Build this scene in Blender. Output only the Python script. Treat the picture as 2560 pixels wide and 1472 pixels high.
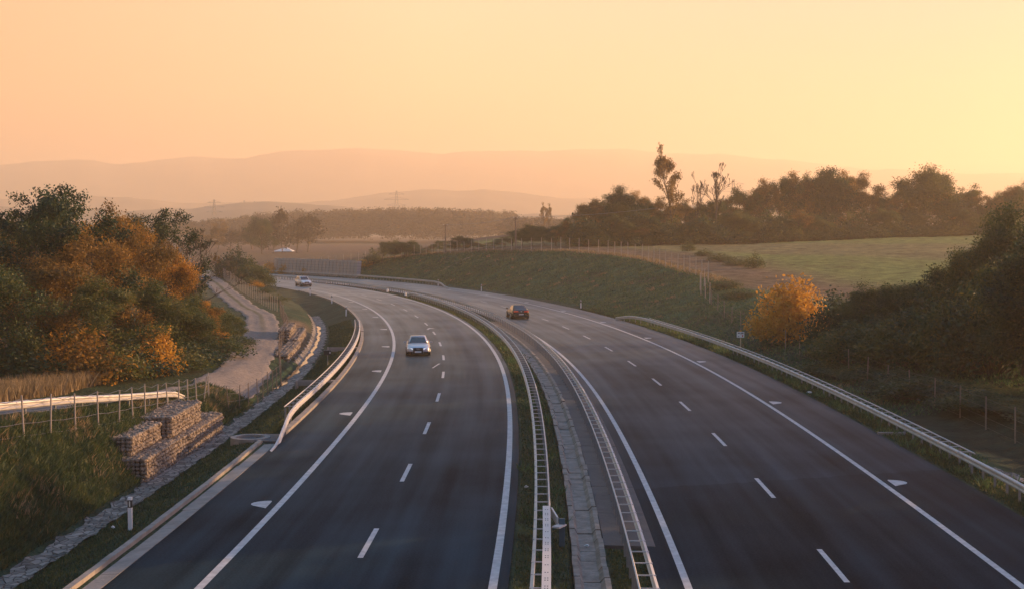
import bpy, math, random
import numpy as np
R = math.radians
random.seed(7); rng = np.random.default_rng(7)
for o in list(bpy.data.objects): bpy.data.objects.remove(o)
SC = bpy.context.scene
COL = SC.collection

# ------------------------------------------------------------------ camera
F_PX, W_PX, H_CAM = 3400.0, 2560.0, 9.8
cd = bpy.data.cameras.new("camera"); cam = bpy.data.objects.new("camera", cd); COL.objects.link(cam)
cd.sensor_width = 36.0; cd.lens = 36.0 * F_PX / W_PX
cd.clip_start = 0.5; cd.clip_end = 14000
cam.location = (0, 0, H_CAM); cam.rotation_euler = (R(90) - math.atan(164 / F_PX), 0, 0)
SC.camera = cam

# ------------------------------------------------------------------ light
SUN_EL, SUN_AZ = R(10.5), R(64)          # azimuth clockwise from +Y
W = bpy.data.worlds.new("World"); SC.world = W; W.use_nodes = True
nt = W.node_tree; nt.nodes.clear()
def N(tree, typ, **kw):
    n = tree.nodes.new(typ)
    for k, v in kw.items(): setattr(n, k, v)
    return n
out = N(nt, 'ShaderNodeOutputWorld'); bg = N(nt, 'ShaderNodeBackground'); bg.inputs['Strength'].default_value = 1.0
sky = N(nt, 'ShaderNodeTexSky'); sky.sky_type = 'NISHITA'; sky.sun_disc = False
sky.sun_elevation = SUN_EL; sky.sun_rotation = SUN_AZ; sky.dust_density = 4.0; sky.air_density = 1.0
tc = N(nt, 'ShaderNodeTexCoord'); sep = N(nt, 'ShaderNodeSeparateXYZ'); nt.links.new(tc.outputs['Generated'], sep.inputs[0])
rmp = N(nt, 'ShaderNodeValToRGB')
STOPS = [(0.0, (.44, .235, .09)), (.05, (.43, .245, .105)), (.10, (.42, .28, .135)), (.165, (.40, .285, .16)), (.215, (.17, .19, .16)), (.30, (.035, .14, .21)), (.50, (.012, .16, .29)), (1.0, (.008, .165, .32))]
el = rmp.color_ramp.elements
while len(el) < len(STOPS): el.new(.5)
for e, (p, c) in zip(el, STOPS): e.position = p; e.color = (*c, 1)
nt.links.new(sep.outputs['Z'], rmp.inputs[0])
mr = N(nt, 'ShaderNodeMapRange'); mr.inputs[1].default_value = -.36; mr.inputs[2].default_value = .30
nt.links.new(sep.outputs['X'], mr.inputs[0])
side = N(nt, 'ShaderNodeValToRGB')
se = side.color_ramp.elements
se[0].position = 0; se[0].color = (1.04, .76, .64, 1); se[1].position = 1; se[1].color = (.86, .62, .92, 1)
e = se.new(.45); e.color = (1.0, .95, .99, 1)
nt.links.new(mr.outputs[0], side.inputs[0])
mul = N(nt, 'ShaderNodeMix', data_type='RGBA', blend_type='MULTIPLY'); mul.inputs[0].default_value = 1
vd = N(nt, 'ShaderNodeVectorMath', operation='DOT_PRODUCT'); vd.inputs[1].default_value = (math.sin(SUN_AZ), math.cos(SUN_AZ), 0)
nt.links.new(tc.outputs['Generated'], vd.inputs[0])
fd = N(nt, 'ShaderNodeMapRange', interpolation_type='SMOOTHSTEP'); fd.inputs[1].default_value = -.45; fd.inputs[2].default_value = .06
nt.links.new(vd.outputs['Value'], fd.inputs[0])
dim = N(nt, 'ShaderNodeMix', data_type='RGBA'); dim.inputs[6].default_value = (.045, .11, .17, 1)     # the cool side of the sky, away from the sun
nt.links.new(fd.outputs[0], dim.inputs[0]); nt.links.new(rmp.outputs[0], dim.inputs[7]); nt.links.new(dim.outputs[2], mul.inputs[6]); nt.links.new(side.outputs[0], mul.inputs[7])
skm = N(nt, 'ShaderNodeMix', data_type='RGBA', blend_type='ADD'); skm.inputs[0].default_value = .008
nt.links.new(mul.outputs[2], skm.inputs[6]); nt.links.new(sky.outputs[0], skm.inputs[7])
nt.links.new(skm.outputs[2], bg.inputs['Color']); nt.links.new(bg.outputs[0], out.inputs[0])

sl = bpy.data.lights.new("sun", 'SUN'); so = bpy.data.objects.new("sun", sl); COL.objects.link(so)
sl.energy = 5.0; sl.angle = R(0.6); sl.color = (1.0, .56, .25)
from mathutils import Vector
sdir = Vector((math.sin(SUN_AZ) * math.cos(SUN_EL), math.cos(SUN_AZ) * math.cos(SUN_EL), math.sin(SUN_EL)))
so.rotation_euler = sdir.to_track_quat('Z', 'Y').to_euler(); so.location = (60, 30, 60)

SC.view_settings.view_transform = 'Standard'; SC.view_settings.look = 'None'
SC.view_settings.exposure = 1.5; SC.view_settings.gamma = 1.0; SC.view_settings.use_curve_mapping = False
SC.cycles.max_bounces = 6; SC.cycles.diffuse_bounces = 3; SC.cycles.glossy_bounces = 3; SC.cycles.transmission_bounces = 3
SC.cycles.volume_bounces = 3; SC.cycles.transparent_max_bounces = 8
SC.cycles.use_denoising = True
SC.cycles.sample_clamp_indirect = 6

# ------------------------------------------------------------------ materials
def mat(name, col=(.5, .5, .5), rough=.7, metal=0.0, var=None, scale=5.0, bump=0.0, bscale=20.0, coat=0.0, coords='Object', stretch=None, detail=4):
    m = bpy.data.materials.new(name); m.use_nodes = True; t = m.node_tree
    b = t.nodes['Principled BSDF']; b.inputs['Base Color'].default_value = (*col, 1)
    b.inputs['Roughness'].default_value = rough; b.inputs['Metallic'].default_value = metal
    if coat: b.inputs['Coat Weight'].default_value = coat
    c = N(t, 'ShaderNodeTexCoord'); src = c.outputs[coords]
    if stretch:
        mp = N(t, 'ShaderNodeMapping'); mp.inputs['Scale'].default_value = stretch
        t.links.new(src, mp.inputs[0]); src = mp.outputs[0]
    if var:
        n = N(t, 'ShaderNodeTexNoise'); n.inputs['Scale'].default_value = scale; n.inputs['Detail'].default_value = detail
        n.inputs['Roughness'].default_value = .65
        t.links.new(src, n.inputs['Vector'])
        r = N(t, 'ShaderNodeValToRGB'); r.color_ramp.elements[0].position = .3; r.color_ramp.elements[1].position = .7
        r.color_ramp.elements[0].color = (*col, 1); r.color_ramp.elements[1].color = (*var, 1)
        t.links.new(n.outputs['Fac'], r.inputs[0]); t.links.new(r.outputs[0], b.inputs['Base Color'])
    if bump:
        n2 = N(t, 'ShaderNodeTexNoise'); n2.inputs['Scale'].default_value = bscale; n2.inputs['Detail'].default_value = 5
        t.links.new(src, n2.inputs['Vector'])
        bp = N(t, 'ShaderNodeBump'); bp.inputs['Strength'].default_value = 1; bp.inputs['Distance'].default_value = bump
        t.links.new(n2.outputs['Fac'], bp.inputs['Height']); t.links.new(bp.outputs[0], b.inputs['Normal'])
    return m

def leaf_mat(name, cols, trans=.35, nscale=.35):
    m = bpy.data.materials.new(name); m.use_nodes = True; t = m.node_tree; t.nodes.clear()
    o = N(t, 'ShaderNodeOutputMaterial'); g = N(t, 'ShaderNodeNewGeometry'); tc = N(t, 'ShaderNodeTexCoord')
    n = N(t, 'ShaderNodeTexNoise'); n.inputs['Scale'].default_value = nscale; n.inputs['Detail'].default_value = 2
    oi = N(t, 'ShaderNodeObjectInfo'); va = N(t, 'ShaderNodeVectorMath', operation='ADD')
    cmb = N(t, 'ShaderNodeCombineXYZ'); m10 = N(t, 'ShaderNodeMath', operation='MULTIPLY'); m10.inputs[1].default_value = 40
    t.links.new(oi.outputs['Random'], m10.inputs[0]); t.links.new(m10.outputs[0], cmb.inputs[0])
    t.links.new(tc.outputs['Object'], va.inputs[0]); t.links.new(cmb.outputs[0], va.inputs[1]); t.links.new(va.outputs[0], n.inputs['Vector'])
    # value = .45*island + 1.3*(noise-.5)+.35 + .25*(objrand-.5)
    def M(op, a, b):
        k = N(t, 'ShaderNodeMath', operation=op)
        for i, v in enumerate((a, b)):
            if isinstance(v, (int, float)): k.inputs[i].default_value = v
            else: t.links.new(v, k.inputs[i])
        return k.outputs[0]
    v = M('ADD', M('MULTIPLY', g.outputs['Random Per Island'], .5), M('MULTIPLY', M('SUBTRACT', n.outputs['Fac'], .5), 1.6))
    v = M('ADD', v, M('MULTIPLY', oi.outputs['Random'], .3)); v = M('ADD', v, .1)
    r = N(t, 'ShaderNodeValToRGB'); e = r.color_ramp.elements
    while len(e) < len(cols): e.new(.5)
    for i, c in enumerate(cols): e[i].position = i / (len(cols) - 1); e[i].color = (*c, 1)
    t.links.new(v, r.inputs[0])
    d = N(t, 'ShaderNodeBsdfPrincipled'); d.inputs['Roughness'].default_value = .65
    tr = N(t, 'ShaderNodeBsdfTranslucent'); mx = N(t, 'ShaderNodeMixShader'); mx.inputs[0].default_value = trans
    t.links.new(r.outputs[0], d.inputs['Base Color']); t.links.new(r.outputs[0], tr.inputs['Color'])
    t.links.new(d.outputs[0], mx.inputs[1]); t.links.new(tr.outputs[0], mx.inputs[2]); t.links.new(mx.outputs[0], o.inputs[0])
    return m

M_BARK = mat('bark', (.05, .038, .028), .9, var=(.10, .08, .06), scale=3)
M_STEEL = mat('galvanised_steel', (.42, .42, .43), .5, .35, var=(.56, .56, .56), scale=1.5)
M_STEELD = mat('weathered_steel', (.22, .24, .25), .55, .6, var=(.34, .35, .35), scale=2)
M_DRAIN = mat('worn_drain_concrete', (.15, .13, .11), .9, var=(.34, .30, .26), scale=2.2, bump=.03, bscale=9, detail=7)
M_CONC = mat('concrete', (.19, .18, .165), .85, var=(.33, .30, .27), scale=1.3, bump=.02, bscale=8)
M_CONCD = mat('dark_concrete', (.06, .062, .066), .8, var=(.10, .10, .10), scale=.9, bump=.02, bscale=8)
M_PAINT = mat('road_paint', (.36, .36, .36), .75, var=(.62, .62, .62), detail=9, scale=3, bump=.004, bscale=60)
M_WHITE = mat('white_plastic', (.78, .78, .78), .45)
M_BLACK = mat('black_plastic', (.015, .015, .015), .5)
M_RED = mat('red_print', (.45, .04, .03), .5)
M_WOOD = mat('weathered_wood', (.16, .12, .09), .85, var=(.28, .22, .17), scale=6)
M_POSTC = mat('grey_post', (.28, .25, .22), .8, var=(.4, .36, .32), scale=4)
M_STONE = mat('stone', (.13, .105, .085), .9, var=(.36, .30, .235), scale=4)
M_WIRE = mat('wire', (.16, .155, .15), .5, .5)
M_WATER = mat('water', (.02, .03, .03), .06)
M_GLASSC = mat('car_glass', (.012, .014, .018), .06, 0, coat=.5)
M_TYRE = mat('tyre_rubber', (.012, .012, .012), .8)
M_RIM = mat('rim_metal', (.45, .46, .48), .3, .9)
M_REDL = mat('tail_lamp', (.55, .05, .03), .2)
M_ROOFW = mat('white_sheet_roof', (.8, .78, .75), .5)
M_WALLF = mat('shed_wall', (.10, .08, .06), .8)
M_HILL = mat('hill_cover', (.15, .13, .09), .95, var=(.26, .21, .14), scale=.006)

# ------------------------------------------------------------------ helpers
class MB:
    def __init__(s): s.v = []; s.f = []; s.n = 0
    def add(s, v, f):
        v = np.asarray(v, float).reshape(-1, 3); s.v.append(v)
        s.f += [tuple(i + s.n for i in q) for q in f]; s.n += len(v)
    def box(s, c, d, rz=0.0, taper=1.0, tilt=None):
        x, y, z = (k / 2 for k in d); V = []
        for sz, k in ((-1, 1), (1, taper)):
            for sx, sy in ((-1, -1), (1, -1), (1, 1), (-1, 1)): V.append((sx * x * k, sy * y * k, sz * z))
        V = np.array(V)
        if tilt is not None:
            V[:, 0] += (V[:, 2] + z) * tilt[0]; V[:, 1] += (V[:, 2] + z) * tilt[1]
        ca, sa = math.cos(rz), math.sin(rz)
        V = np.c_[V[:, 0] * ca - V[:, 1] * sa, V[:, 0] * sa + V[:, 1] * ca, V[:, 2]] + np.array(c)
        s.add(V, [(0, 3, 2, 1), (4, 5, 6, 7), (0, 1, 5, 4), (1, 2, 6, 5), (2, 3, 7, 6), (3, 0, 4, 7)])
    def tube(s, p0, p1, r0, r1, n=6, cap=True):
        p0 = np.array(p0, float); p1 = np.array(p1, float); d = p1 - p0; L = np.linalg.norm(d)
        if L < 1e-6: return
        d /= L; a = np.array([0, 0, 1.]) if abs(d[2]) < .9 else np.array([1., 0, 0])
        u = np.cross(d, a); u /= np.linalg.norm(u); w = np.cross(d, u)
        A = np.arange(n) * 2 * math.pi / n; C = np.cos(A)[:, None] * u + np.sin(A)[:, None] * w
        f = [(i, (i + 1) % n, n + (i + 1) % n, n + i) for i in range(n)]
        if cap: f += [tuple(range(n - 1, -1, -1)), tuple(range(n, 2 * n))]
        s.add(np.r_[p0 + C * r0, p1 + C * r1], f)
    def poly_tube(s, P, r, n=4):
        for a, b in zip(P[:-1], P[1:]): s.tube(a, b, r, r, n, False)
    def build(s, name, m, parent=None, smooth=False):
        me = bpy.data.meshes.new(name)
        V = np.concatenate(s.v) if s.v else np.zeros((0, 3))
        me.from_pydata(V.tolist(), [], s.f); me.materials.append(m)
        if smooth: me.polygons.foreach_set('use_smooth', [True] * len(me.polygons))
        me.update()
        o = bpy.data.objects.new(name, me); COL.objects.link(o)
        if parent: o.parent = parent
        return o

def quads_mesh(name, V, m, Fc=None):
    """V (n,4,3) separate quads"""
    n = len(V); me = bpy.data.meshes.new(name)
    me.vertices.add(n * 4); me.vertices.foreach_set('co', V.reshape(-1).astype(np.float32))
    me.loops.add(n * 4); me.loops.foreach_set('vertex_index', np.arange(n * 4, dtype=np.int32))
    me.polygons.add(n); me.polygons.foreach_set('loop_start', np.arange(n, dtype=np.int32) * 4)
    me.polygons.foreach_set('loop_total', np.full(n, 4, np.int32))
    me.materials.append(m); me.update(calc_edges=True); return me

def grid_mesh(name, P, m, uv=None, smooth=True):
    """P (a,b,3) grid"""
    a, b = P.shape[:2]; me = bpy.data.meshes.new(name)
    me.vertices.add(a * b); me.vertices.foreach_set('co', P.reshape(-1).astype(np.float32))
    i = np.arange(a * b).reshape(a, b)
    q = np.stack([i[:-1, :-1], i[:-1, 1:], i[1:, 1:], i[1:, :-1]], -1).reshape(-1, 4).astype(np.int32)
    n = len(q); me.loops.add(n * 4); me.loops.foreach_set('vertex_index', q.reshape(-1))
    me.polygons.add(n); me.polygons.foreach_set('loop_start', np.arange(n, dtype=np.int32) * 4)
    me.polygons.foreach_set('loop_total', np.full(n, 4, np.int32))
    if smooth: me.polygons.foreach_set('use_smooth', np.ones(n, bool))
    me.materials.append(m); me.update(calc_edges=True)
    if uv is not None:
        l = me.uv_layers.new(name='UVMap'); l.data.foreach_set('uv', uv.reshape(-1, 2)[q.reshape(-1)].reshape(-1).astype(np.float32))
    return me

def link(name, me, parent=None):
    o = bpy.data.objects.new(name, me); COL.objects.link(o)
    if parent: o.parent = parent
    return o
def tag(o, label, cat, group=None):
    o['label'] = label; o['category'] = cat
    if group: o['group'] = group
    return o
def struct(o): o['kind'] = 'structure'; return o
def stuff(o, label=None, cat=None):
    o['kind'] = 'stuff'
    if label: o['label'] = label
    if cat: o['category'] = cat
    return o
def empty(name, loc, rz=0.0):
    o = bpy.data.objects.new(name, None); COL.objects.link(o); o.location = loc; o.rotation_euler = (0, 0, rz)
    o.empty_display_size = .3; return o
def copy_tree(o, parent=None):
    c = o.copy(); COL.objects.link(c); c.parent = parent
    for ch in list(o.children): copy_tree(ch, c)
    return c
ORD = ['first', 'second', 'third', 'fourth', 'fifth', 'sixth', 'seventh', 'eighth', 'ninth', 'tenth', 'eleventh', 'twelfth', 'thirteenth', 'fourteenth', 'fifteenth', 'sixteenth', 'seventeenth', 'eighteenth', 'nineteenth', 'twentieth']
def ordn(i):
    if i < 20: return ORD[i]
    t = ['twenty', 'thirty', 'forty', 'fifty', 'sixty'][(i + 1) // 10 - 2]; r = (i + 1) % 10
    return t + '-' + ORD[r - 1] if r else {20: 'twentieth', 30: 'thirtieth', 40: 'fortieth', 50: 'fiftieth', 60: 'sixtieth'}[i + 1]

# ------------------------------------------------------------------ road alignment (s along, t to the right)
KN = np.arange(0, 401, 40.)
KV = np.array([-1.35892422e-03, -9.58998189e-04, -2.01407762e-03, -2.13633439e-03, -2.64841801e-03, -3.35318518e-03, -4.13689742e-03, -4.91448449e-03, -5.4e-3, -5.4e-3, -5.4e-3])
SS = np.arange(0, 371, 1.)
_k = np.interp(SS, KN, KV)
TH = 5.16784574e-02 + np.concatenate([[0], np.cumsum((_k[1:] + _k[:-1]) / 2)])
CXs = -1.22628389 + np.concatenate([[0], np.cumsum(np.sin(TH[:-1]))]); CYs = 20 + np.concatenate([[0], np.cumsum(np.cos(TH[:-1]))])
pre = np.arange(-60, 0, 1.)
TH = np.r_[np.full(60, TH[0]), TH]; CXs = np.r_[CXs[0] + pre * math.sin(TH[0]), CXs]; CYs = np.r_[CYs[0] + pre * math.cos(TH[0]), CYs]
SS = np.r_[pre, SS]
def C(s, t):
    s = np.asarray(s, float); x = np.interp(s, SS, CXs); y = np.interp(s, SS, CYs); th = np.interp(s, SS, TH)
    return x + t * np.cos(th), y - t * np.sin(th)
def head(s): return float(np.interp(s, SS, TH))
def st(X, Y):
    X = np.asarray(X, float).ravel(); Y = np.asarray(Y, float).ravel(); S = np.empty_like(X); T = np.empty_like(X)
    for a in range(0, len(X), 20000):
        x, y = X[a:a + 20000], Y[a:a + 20000]
        i = np.argmin((x[:, None] - CXs) ** 2 + (y[:, None] - CYs) ** 2, 1)
        dx, dy, th = x - CXs[i], y - CYs[i], TH[i]
        T[a:a + 20000] = dx * np.cos(th) - dy * np.sin(th); S[a:a + 20000] = SS[i] + dx * np.sin(th) + dy * np.cos(th)
    return S, T

# ------------------------------------------------------------------ terrain height
def sm(x, a, b):
    u = np.clip((x - a) / (b - a), 0, 1); return u * u * (3 - 2 * u)
ZR = -.35
LT = np.array([-400, -60, -30, -24, -21, -18.2, -16.6, -15.6, -15.2, -14.2, -12.4, -11.4])
LS = np.array([-60, 20, 30, 40, 52, 62, 84, 150, 180, 215, 260, 320])
LZ = np.array([
 [2, 3, 4, 5.2, 5.2, 4.6, 1.6, -.6, -.8, -.75, -.1, 0],
 [1, 2, 2.5, 3.7, 3.7, 3.3, 1.0, -.6, -.8, -.75, -.1, 0],
 [1, 1, 1.8, 2.8, 2.8, 2.6, .9, -.55, -.8, -.75, -.1, 0],
 [1, 1, 1.2, 2.0, 2.0, 1.85, 1.0, -.5, -.8, -.75, -.1, 0],
 [.5, .8, .8, 1.0, 1.0, .9, .7, -.5, -.8, -.75, -.1, 0],
 [.4, .6, .6, .7, .7, .5, -.1, -.6, -.8, -.75, -.1, 0],
 [.2, .4, .4, .5, .5, .35, .1, -.5, -.85, -.8, -.1, 0],
 [.2, .4, .5, .5, .4, .2, -.2, -.6, -.95, -.9, -.3, 0],
 [.3, 1.1, 1.1, 1.0, .8, .4, -.1, -.3, -.5, -.4, -.2, 0],
 [.5, 1.6, 1.8, 1.8, 1.8, 1.5, .9, .6, .4, .2, 0, 0],
 [.5, 1.8, 2.2, 2.3, 2.2, 1.8, .9, .6, .4, .2, 0, 0],
 [0, 0, 0, 0, 0, 0, 0, 0, 0, 0, 0, 0]], float)
def bil(s, t):
    i = np.clip(np.searchsorted(LS, s) - 1, 0, len(LS) - 2); u = np.clip((s - LS[i]) / (LS[i + 1] - LS[i]), 0, 1)
    j = np.clip(np.searchsorted(LT, t) - 1, 0, len(LT) - 2); v = np.clip((t - LT[j]) / (LT[j + 1] - LT[j]), 0, 1)
    return (LZ[i, j] * (1 - u) + LZ[i + 1, j] * u) * (1 - v) + (LZ[i, j + 1] * (1 - u) + LZ[i + 1, j + 1] * u) * v
FY = np.array([0, 100, 130, 150, 170, 190, 218, 250, 290, 330, 420, 700, 1100]); FZ = np.array([.3, .6, 1.2, 2.0, 3.1, 4.2, 5.7, 6.6, 7.4, 8.4, 9, 5, 0])
def field_z(X, Y):
    return np.interp(Y, FY, FZ) * (.02 + .98 * sm(X, -62, 14)) + .018 * np.clip(X - 40, 0, 120) * sm(Y, 60, 200)
TC_S = np.array([-60, 100, 120, 132, 140, 150, 160, 176, 190, 205, 219, 236, 250, 273, 300]); TC_T = np.array([48, 46, 42, 38, 35, 36, 36, 37.4, 37.5, 34.5, 30.6, 29.3, 29.9, 32, 32])
def nz(X, Y):
    return (np.sin(X * .9 + Y * .31) * np.cos(Y * .7 - X * .2) * .05 + np.sin(X * 2.3 - Y * 1.1) * np.sin(Y * 1.9 + X * .4) * .03
            + np.sin(X * .21 + 1.3) * np.cos(Y * .17) * .12)
def terrain(X, Y):
    sh = np.shape(X); X = np.asarray(X, float).ravel(); Y = np.asarray(Y, float).ravel(); s, t = st(X, Y)
    fade = 1 - sm(s, 300, 345)
    z = np.zeros_like(X); L = t <= -11.4
    z = np.where(L, bil(s, t) * fade * (1 - sm(-t, 120, 300)), z)
    # median
    mt = np.array([-11.4, -11.0, -10.6, .3, .55, .9, 1.9, 2.15, 2.3, 3.1, 3.25, 4.3, 4.6, 18.2, 18.45, 19.6])
    mz = np.array([0, -.06, -.1, -.1, 0, -.1, -.18, -.2, -.5, -.5, -.4, -.45, ZR - .1, ZR - .1, ZR, ZR - .08])
    z = np.where((t > -11.4) & (t <= 19.6), np.interp(t, mt, mz) * fade, z)
    fz = field_z(X, Y); tc = np.interp(s, TC_S, TC_T)
    a = sm(t, 19.6, tc)
    a = np.where(s > 125, a * .35 + .65 * np.clip((t - 19.6) / (tc - 19.6), 0, 1), a)
    zr = (ZR - .08) * (1 - a) * fade + fz * a
    zr -= 1.0 * (1 - sm(s, 118, 145)) * np.exp(-((t - 24.5) / 3.4) ** 2) * sm(t, 19.6, 22)
    z = np.where(t > 19.6, zr, z)
    off = np.maximum(sm(-t, 15.9, 18), sm(t, 20, 23))
    far = np.hypot(X, Y)
    z = z + nz(X, Y) * off * (1 - sm(far, 400, 700))
    return z.reshape(sh)
def tz(x, y): return float(terrain(np.array([x]), np.array([y]))[0])
def T3(s, t, dz=0.0):
    x, y = C(s, t); return (float(x), float(y), tz(x, y) + dz)
def zroad(t): return 0.0 if t < 2.5 else ZR
F = F_PX
def at(px, d, dz=0.0):
    """ground point seen in column px at distance d"""
    x = (px - 1280) / F * d; return x, d, tz(x, d) + dz

# ------------------------------------------------------------------ ground sheet
az = np.concatenate([np.linspace(-85, -24, 50)[:-1], np.linspace(-24, 24, 400), np.linspace(24, 85, 50)[1:]])
rr = [4.0]
while rr[-1] < 400: rr.append(rr[-1] + max(.12, rr[-1] * .0045))
while rr[-1] < 9500: rr.append(rr[-1] * 1.03)
rr = np.array(rr)
A, RR = np.meshgrid(np.radians(az), rr); X = RR * np.sin(A); Y = RR * np.cos(A) - 3
Z = terrain(X, Y)
S_, T_ = st(X, Y); S_ = S_.reshape(X.shape); T_ = T_.reshape(X.shape)
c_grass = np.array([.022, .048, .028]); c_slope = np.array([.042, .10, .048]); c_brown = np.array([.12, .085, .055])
c_field = np.array([.12, .15, .045]); c_plough = np.array([.075, .05, .042]); c_soil = np.array([.16, .11, .075]); c_shade = np.array([.022, .034, .022])
colr = np.tile(c_grass, X.shape + (1,)).astype(float)
def paint(w, c):
    global colr
    colr = colr * (1 - w[..., None]) + c * w[..., None]
tc_ = np.interp(S_, TC_S, TC_T)
paint(sm(T_, 19, 22), c_slope)
paint(sm(T_, 20, 23) * sm(np.sin(S_ * .42 + T_ * .75) + .6 * np.sin(S_ * .9 - T_ * .5 + 1), .2, 1.3) * .7, np.array([.10, .125, .045]))
paint(sm(T_, 20, 23) * sm(np.sin(S_ * .23 + T_ * .31 + 2) * np.sin(S_ * .11 - T_ * .2), .3, .8) * .6, np.array([.075, .06, .035]))
paint(sm(-T_, 15.3, 15.6) * (1 - sm(S_, 60, 75)), np.array([.022, .036, .013]))
paint(sm(T_, tc_ - 2, tc_ + 4) * sm(Y, 90, 130), c_brown)
fw = sm(T_ - tc_, 8, 22) * sm(Y, 120, 170)
fieldmix = .5 + .5 * np.sin(Y * .06 + X * .045 + .8) * np.cos(X * .02 - 1)
paint(fw, c_field)
paint(fw * (1 - sm(fieldmix, .25, .6)) * .6, np.array([.14, .11, .065]))
paint(sm(T_, 20, 24) * (1 - sm(T_, 40, 60)) * (1 - sm(S_, 105, 135)), c_shade)  # shade of the thicket painted into the hollow's ground colour
farw = sm(np.hypot(X, Y), 300, 380) * (1 - sm(X, 20, 60) * (1 - sm(Y, 400, 700)))
paint(farw, c_plough)
paint(farw * sm(np.sin(Y * .017 + X * .003), .3, .6) * .5, np.array([.10, .08, .045]))
# bare soil round the baskets and beside the track
paint(np.exp(-((T_ + 17.4) / 1.0) ** 2) * np.exp(-((S_ - 49) / 5.) ** 2), c_soil)
paint(np.exp(-((T_ + 17.2) / 1.3) ** 2) * sm(S_, 84, 90) * (1 - sm(S_, 120, 132)), c_soil)
paint(.6 * np.exp(-((T_ + 22) / 9.) ** 2) * sm(S_, 140, 180), np.array([.10, .085, .05]))

M_GROUND = bpy.data.materials.new('grassland'); M_GROUND.use_nodes = True
t = M_GROUND.node_tree; b = t.nodes['Principled BSDF']; b.inputs['Roughness'].default_value = .95
b.inputs['Specular IOR Level'].default_value = .15
at_ = N(t, 'ShaderNodeAttribute', attribute_name='soil'); gc = N(t, 'ShaderNodeTexCoord')
n1 = N(t, 'ShaderNodeTexNoise'); n1.inputs['Scale'].default_value = .55; n1.inputs['Detail'].default_value = 8; n1.inputs['Roughness'].default_value = .7
n2 = N(t, 'ShaderNodeTexNoise'); n2.inputs['Scale'].default_value = .13; n2.inputs['Detail'].default_value = 3
n3 = N(t, 'ShaderNodeTexNoise'); n3.inputs['Scale'].default_value = 6; n3.inputs['Detail'].default_value = 6
for n in (n1, n2, n3): t.links.new(gc.outputs['Object'], n.inputs['Vector'])
r1 = N(t, 'ShaderNodeMapRange'); r1.inputs[1].default_value = .3; r1.inputs[2].default_value = .7; r1.inputs[3].default_value = .35; r1.inputs[4].default_value = 2.0
t.links.new(n1.outputs['Fac'], r1.inputs[0])
mu = N(t, 'ShaderNodeVectorMath', operation='SCALE'); t.links.new(at_.outputs['Color'], mu.inputs[0]); t.links.new(r1.outputs[0], mu.inputs['Scale'])
mx = N(t, 'ShaderNodeMix', data_type='RGBA'); r2 = N(t, 'ShaderNodeMapRange'); r2.inputs[1].default_value = .5; r2.inputs[2].default_value = .75; r2.inputs[4].default_value = .55
t.links.new(n2.outputs['Fac'], r2.inputs[0]); t.links.new(r2.outputs[0], mx.inputs[0])
t.links.new(mu.outputs[0], mx.inputs[6]); mx.inputs[7].default_value = (.09, .075, .04, 1); t.links.new(mx.outputs[2], b.inputs['Base Color'])
bp = N(t, 'ShaderNodeBump'); bp.inputs['Distance'].default_value = .25; bp.inputs['Strength'].default_value = .9
ad = N(t, 'ShaderNodeMath', operation='ADD'); t.links.new(n3.outputs['Fac'], ad.inputs[0]); t.links.new(n1.outputs['Fac'], ad.inputs[1])
t.links.new(ad.outputs[0], bp.inputs['Height']); t.links.new(bp.outputs[0], b.inputs['Normal'])
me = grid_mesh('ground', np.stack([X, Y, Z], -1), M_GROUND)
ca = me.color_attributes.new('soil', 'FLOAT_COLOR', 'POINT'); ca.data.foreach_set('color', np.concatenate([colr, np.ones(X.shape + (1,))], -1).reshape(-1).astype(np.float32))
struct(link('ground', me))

# hills: real ridges with depth
def hill(name, pts, Y0, depth, seed):
    xs = np.linspace(-.62, .62, 500); px = np.array([p[0] for p in pts], float); py = np.array([p[1] for p in pts], float)
    h = H_CAM + (572 - np.interp(xs * F + 1280, px, py)) * Y0 / F
    rg = np.random.default_rng(seed); ph = rg.uniform(0, 6, 8)
    h = h + sum(np.sin(xs * k + ph[i]) * Y0 * .0011 * 60 / k for i, k in enumerate((60, 97, 160, 260, 410))) * .5
    v = np.linspace(0, 1, 14); prof = np.sin(np.minimum(v * 1.25, 1) * math.pi / 2) ** 1.2 * np.where(v > .8, 1 - (v - .8) * 1.2, 1)
    P = np.zeros((len(v), len(xs), 3))
    for i in range(len(v)):
        yy = Y0 + depth * (v[i] - .8)
        P[i, :, 0] = xs * yy; P[i, :, 1] = yy; P[i, :, 2] = h * prof[i] - 3 * (1 - prof[i]) + np.sin(xs * 40 + i * 1.7) * Y0 * .0008 * (1 if i < 11 else 0) * (i > 0)
    o = link(name, grid_mesh(name, P, M_HILL)); struct(o)
hill('hills', [(-900, 430), (0, 417), (200, 402), (300, 409), (420, 402), (620, 398), (700, 382), (850, 374), (1000, 379), (1110, 390), (1250, 381), (1450, 375), (1600, 384), (1800, 389), (1950, 402), (2200, 430), (3400, 450)], 5500, 1500, 1)
hill('hills', [(-900, 500), (0, 500), (200, 491), (330, 492), (430, 508), (560, 512), (700, 505), (830, 502), (960, 486), (1090, 476), (1200, 477), (1320, 486), (1500, 500), (1800, 520), (2600, 540), (3400, 540)], 3200, 600, 2)
hill('hills', [(-900, 525), (0, 520), (300, 528), (480, 522), (600, 512), (740, 506), (860, 515), (960, 530), (1200, 540), (1450, 535), (1600, 520), (1900, 520), (3400, 520)], 1900, 350, 3)

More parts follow.
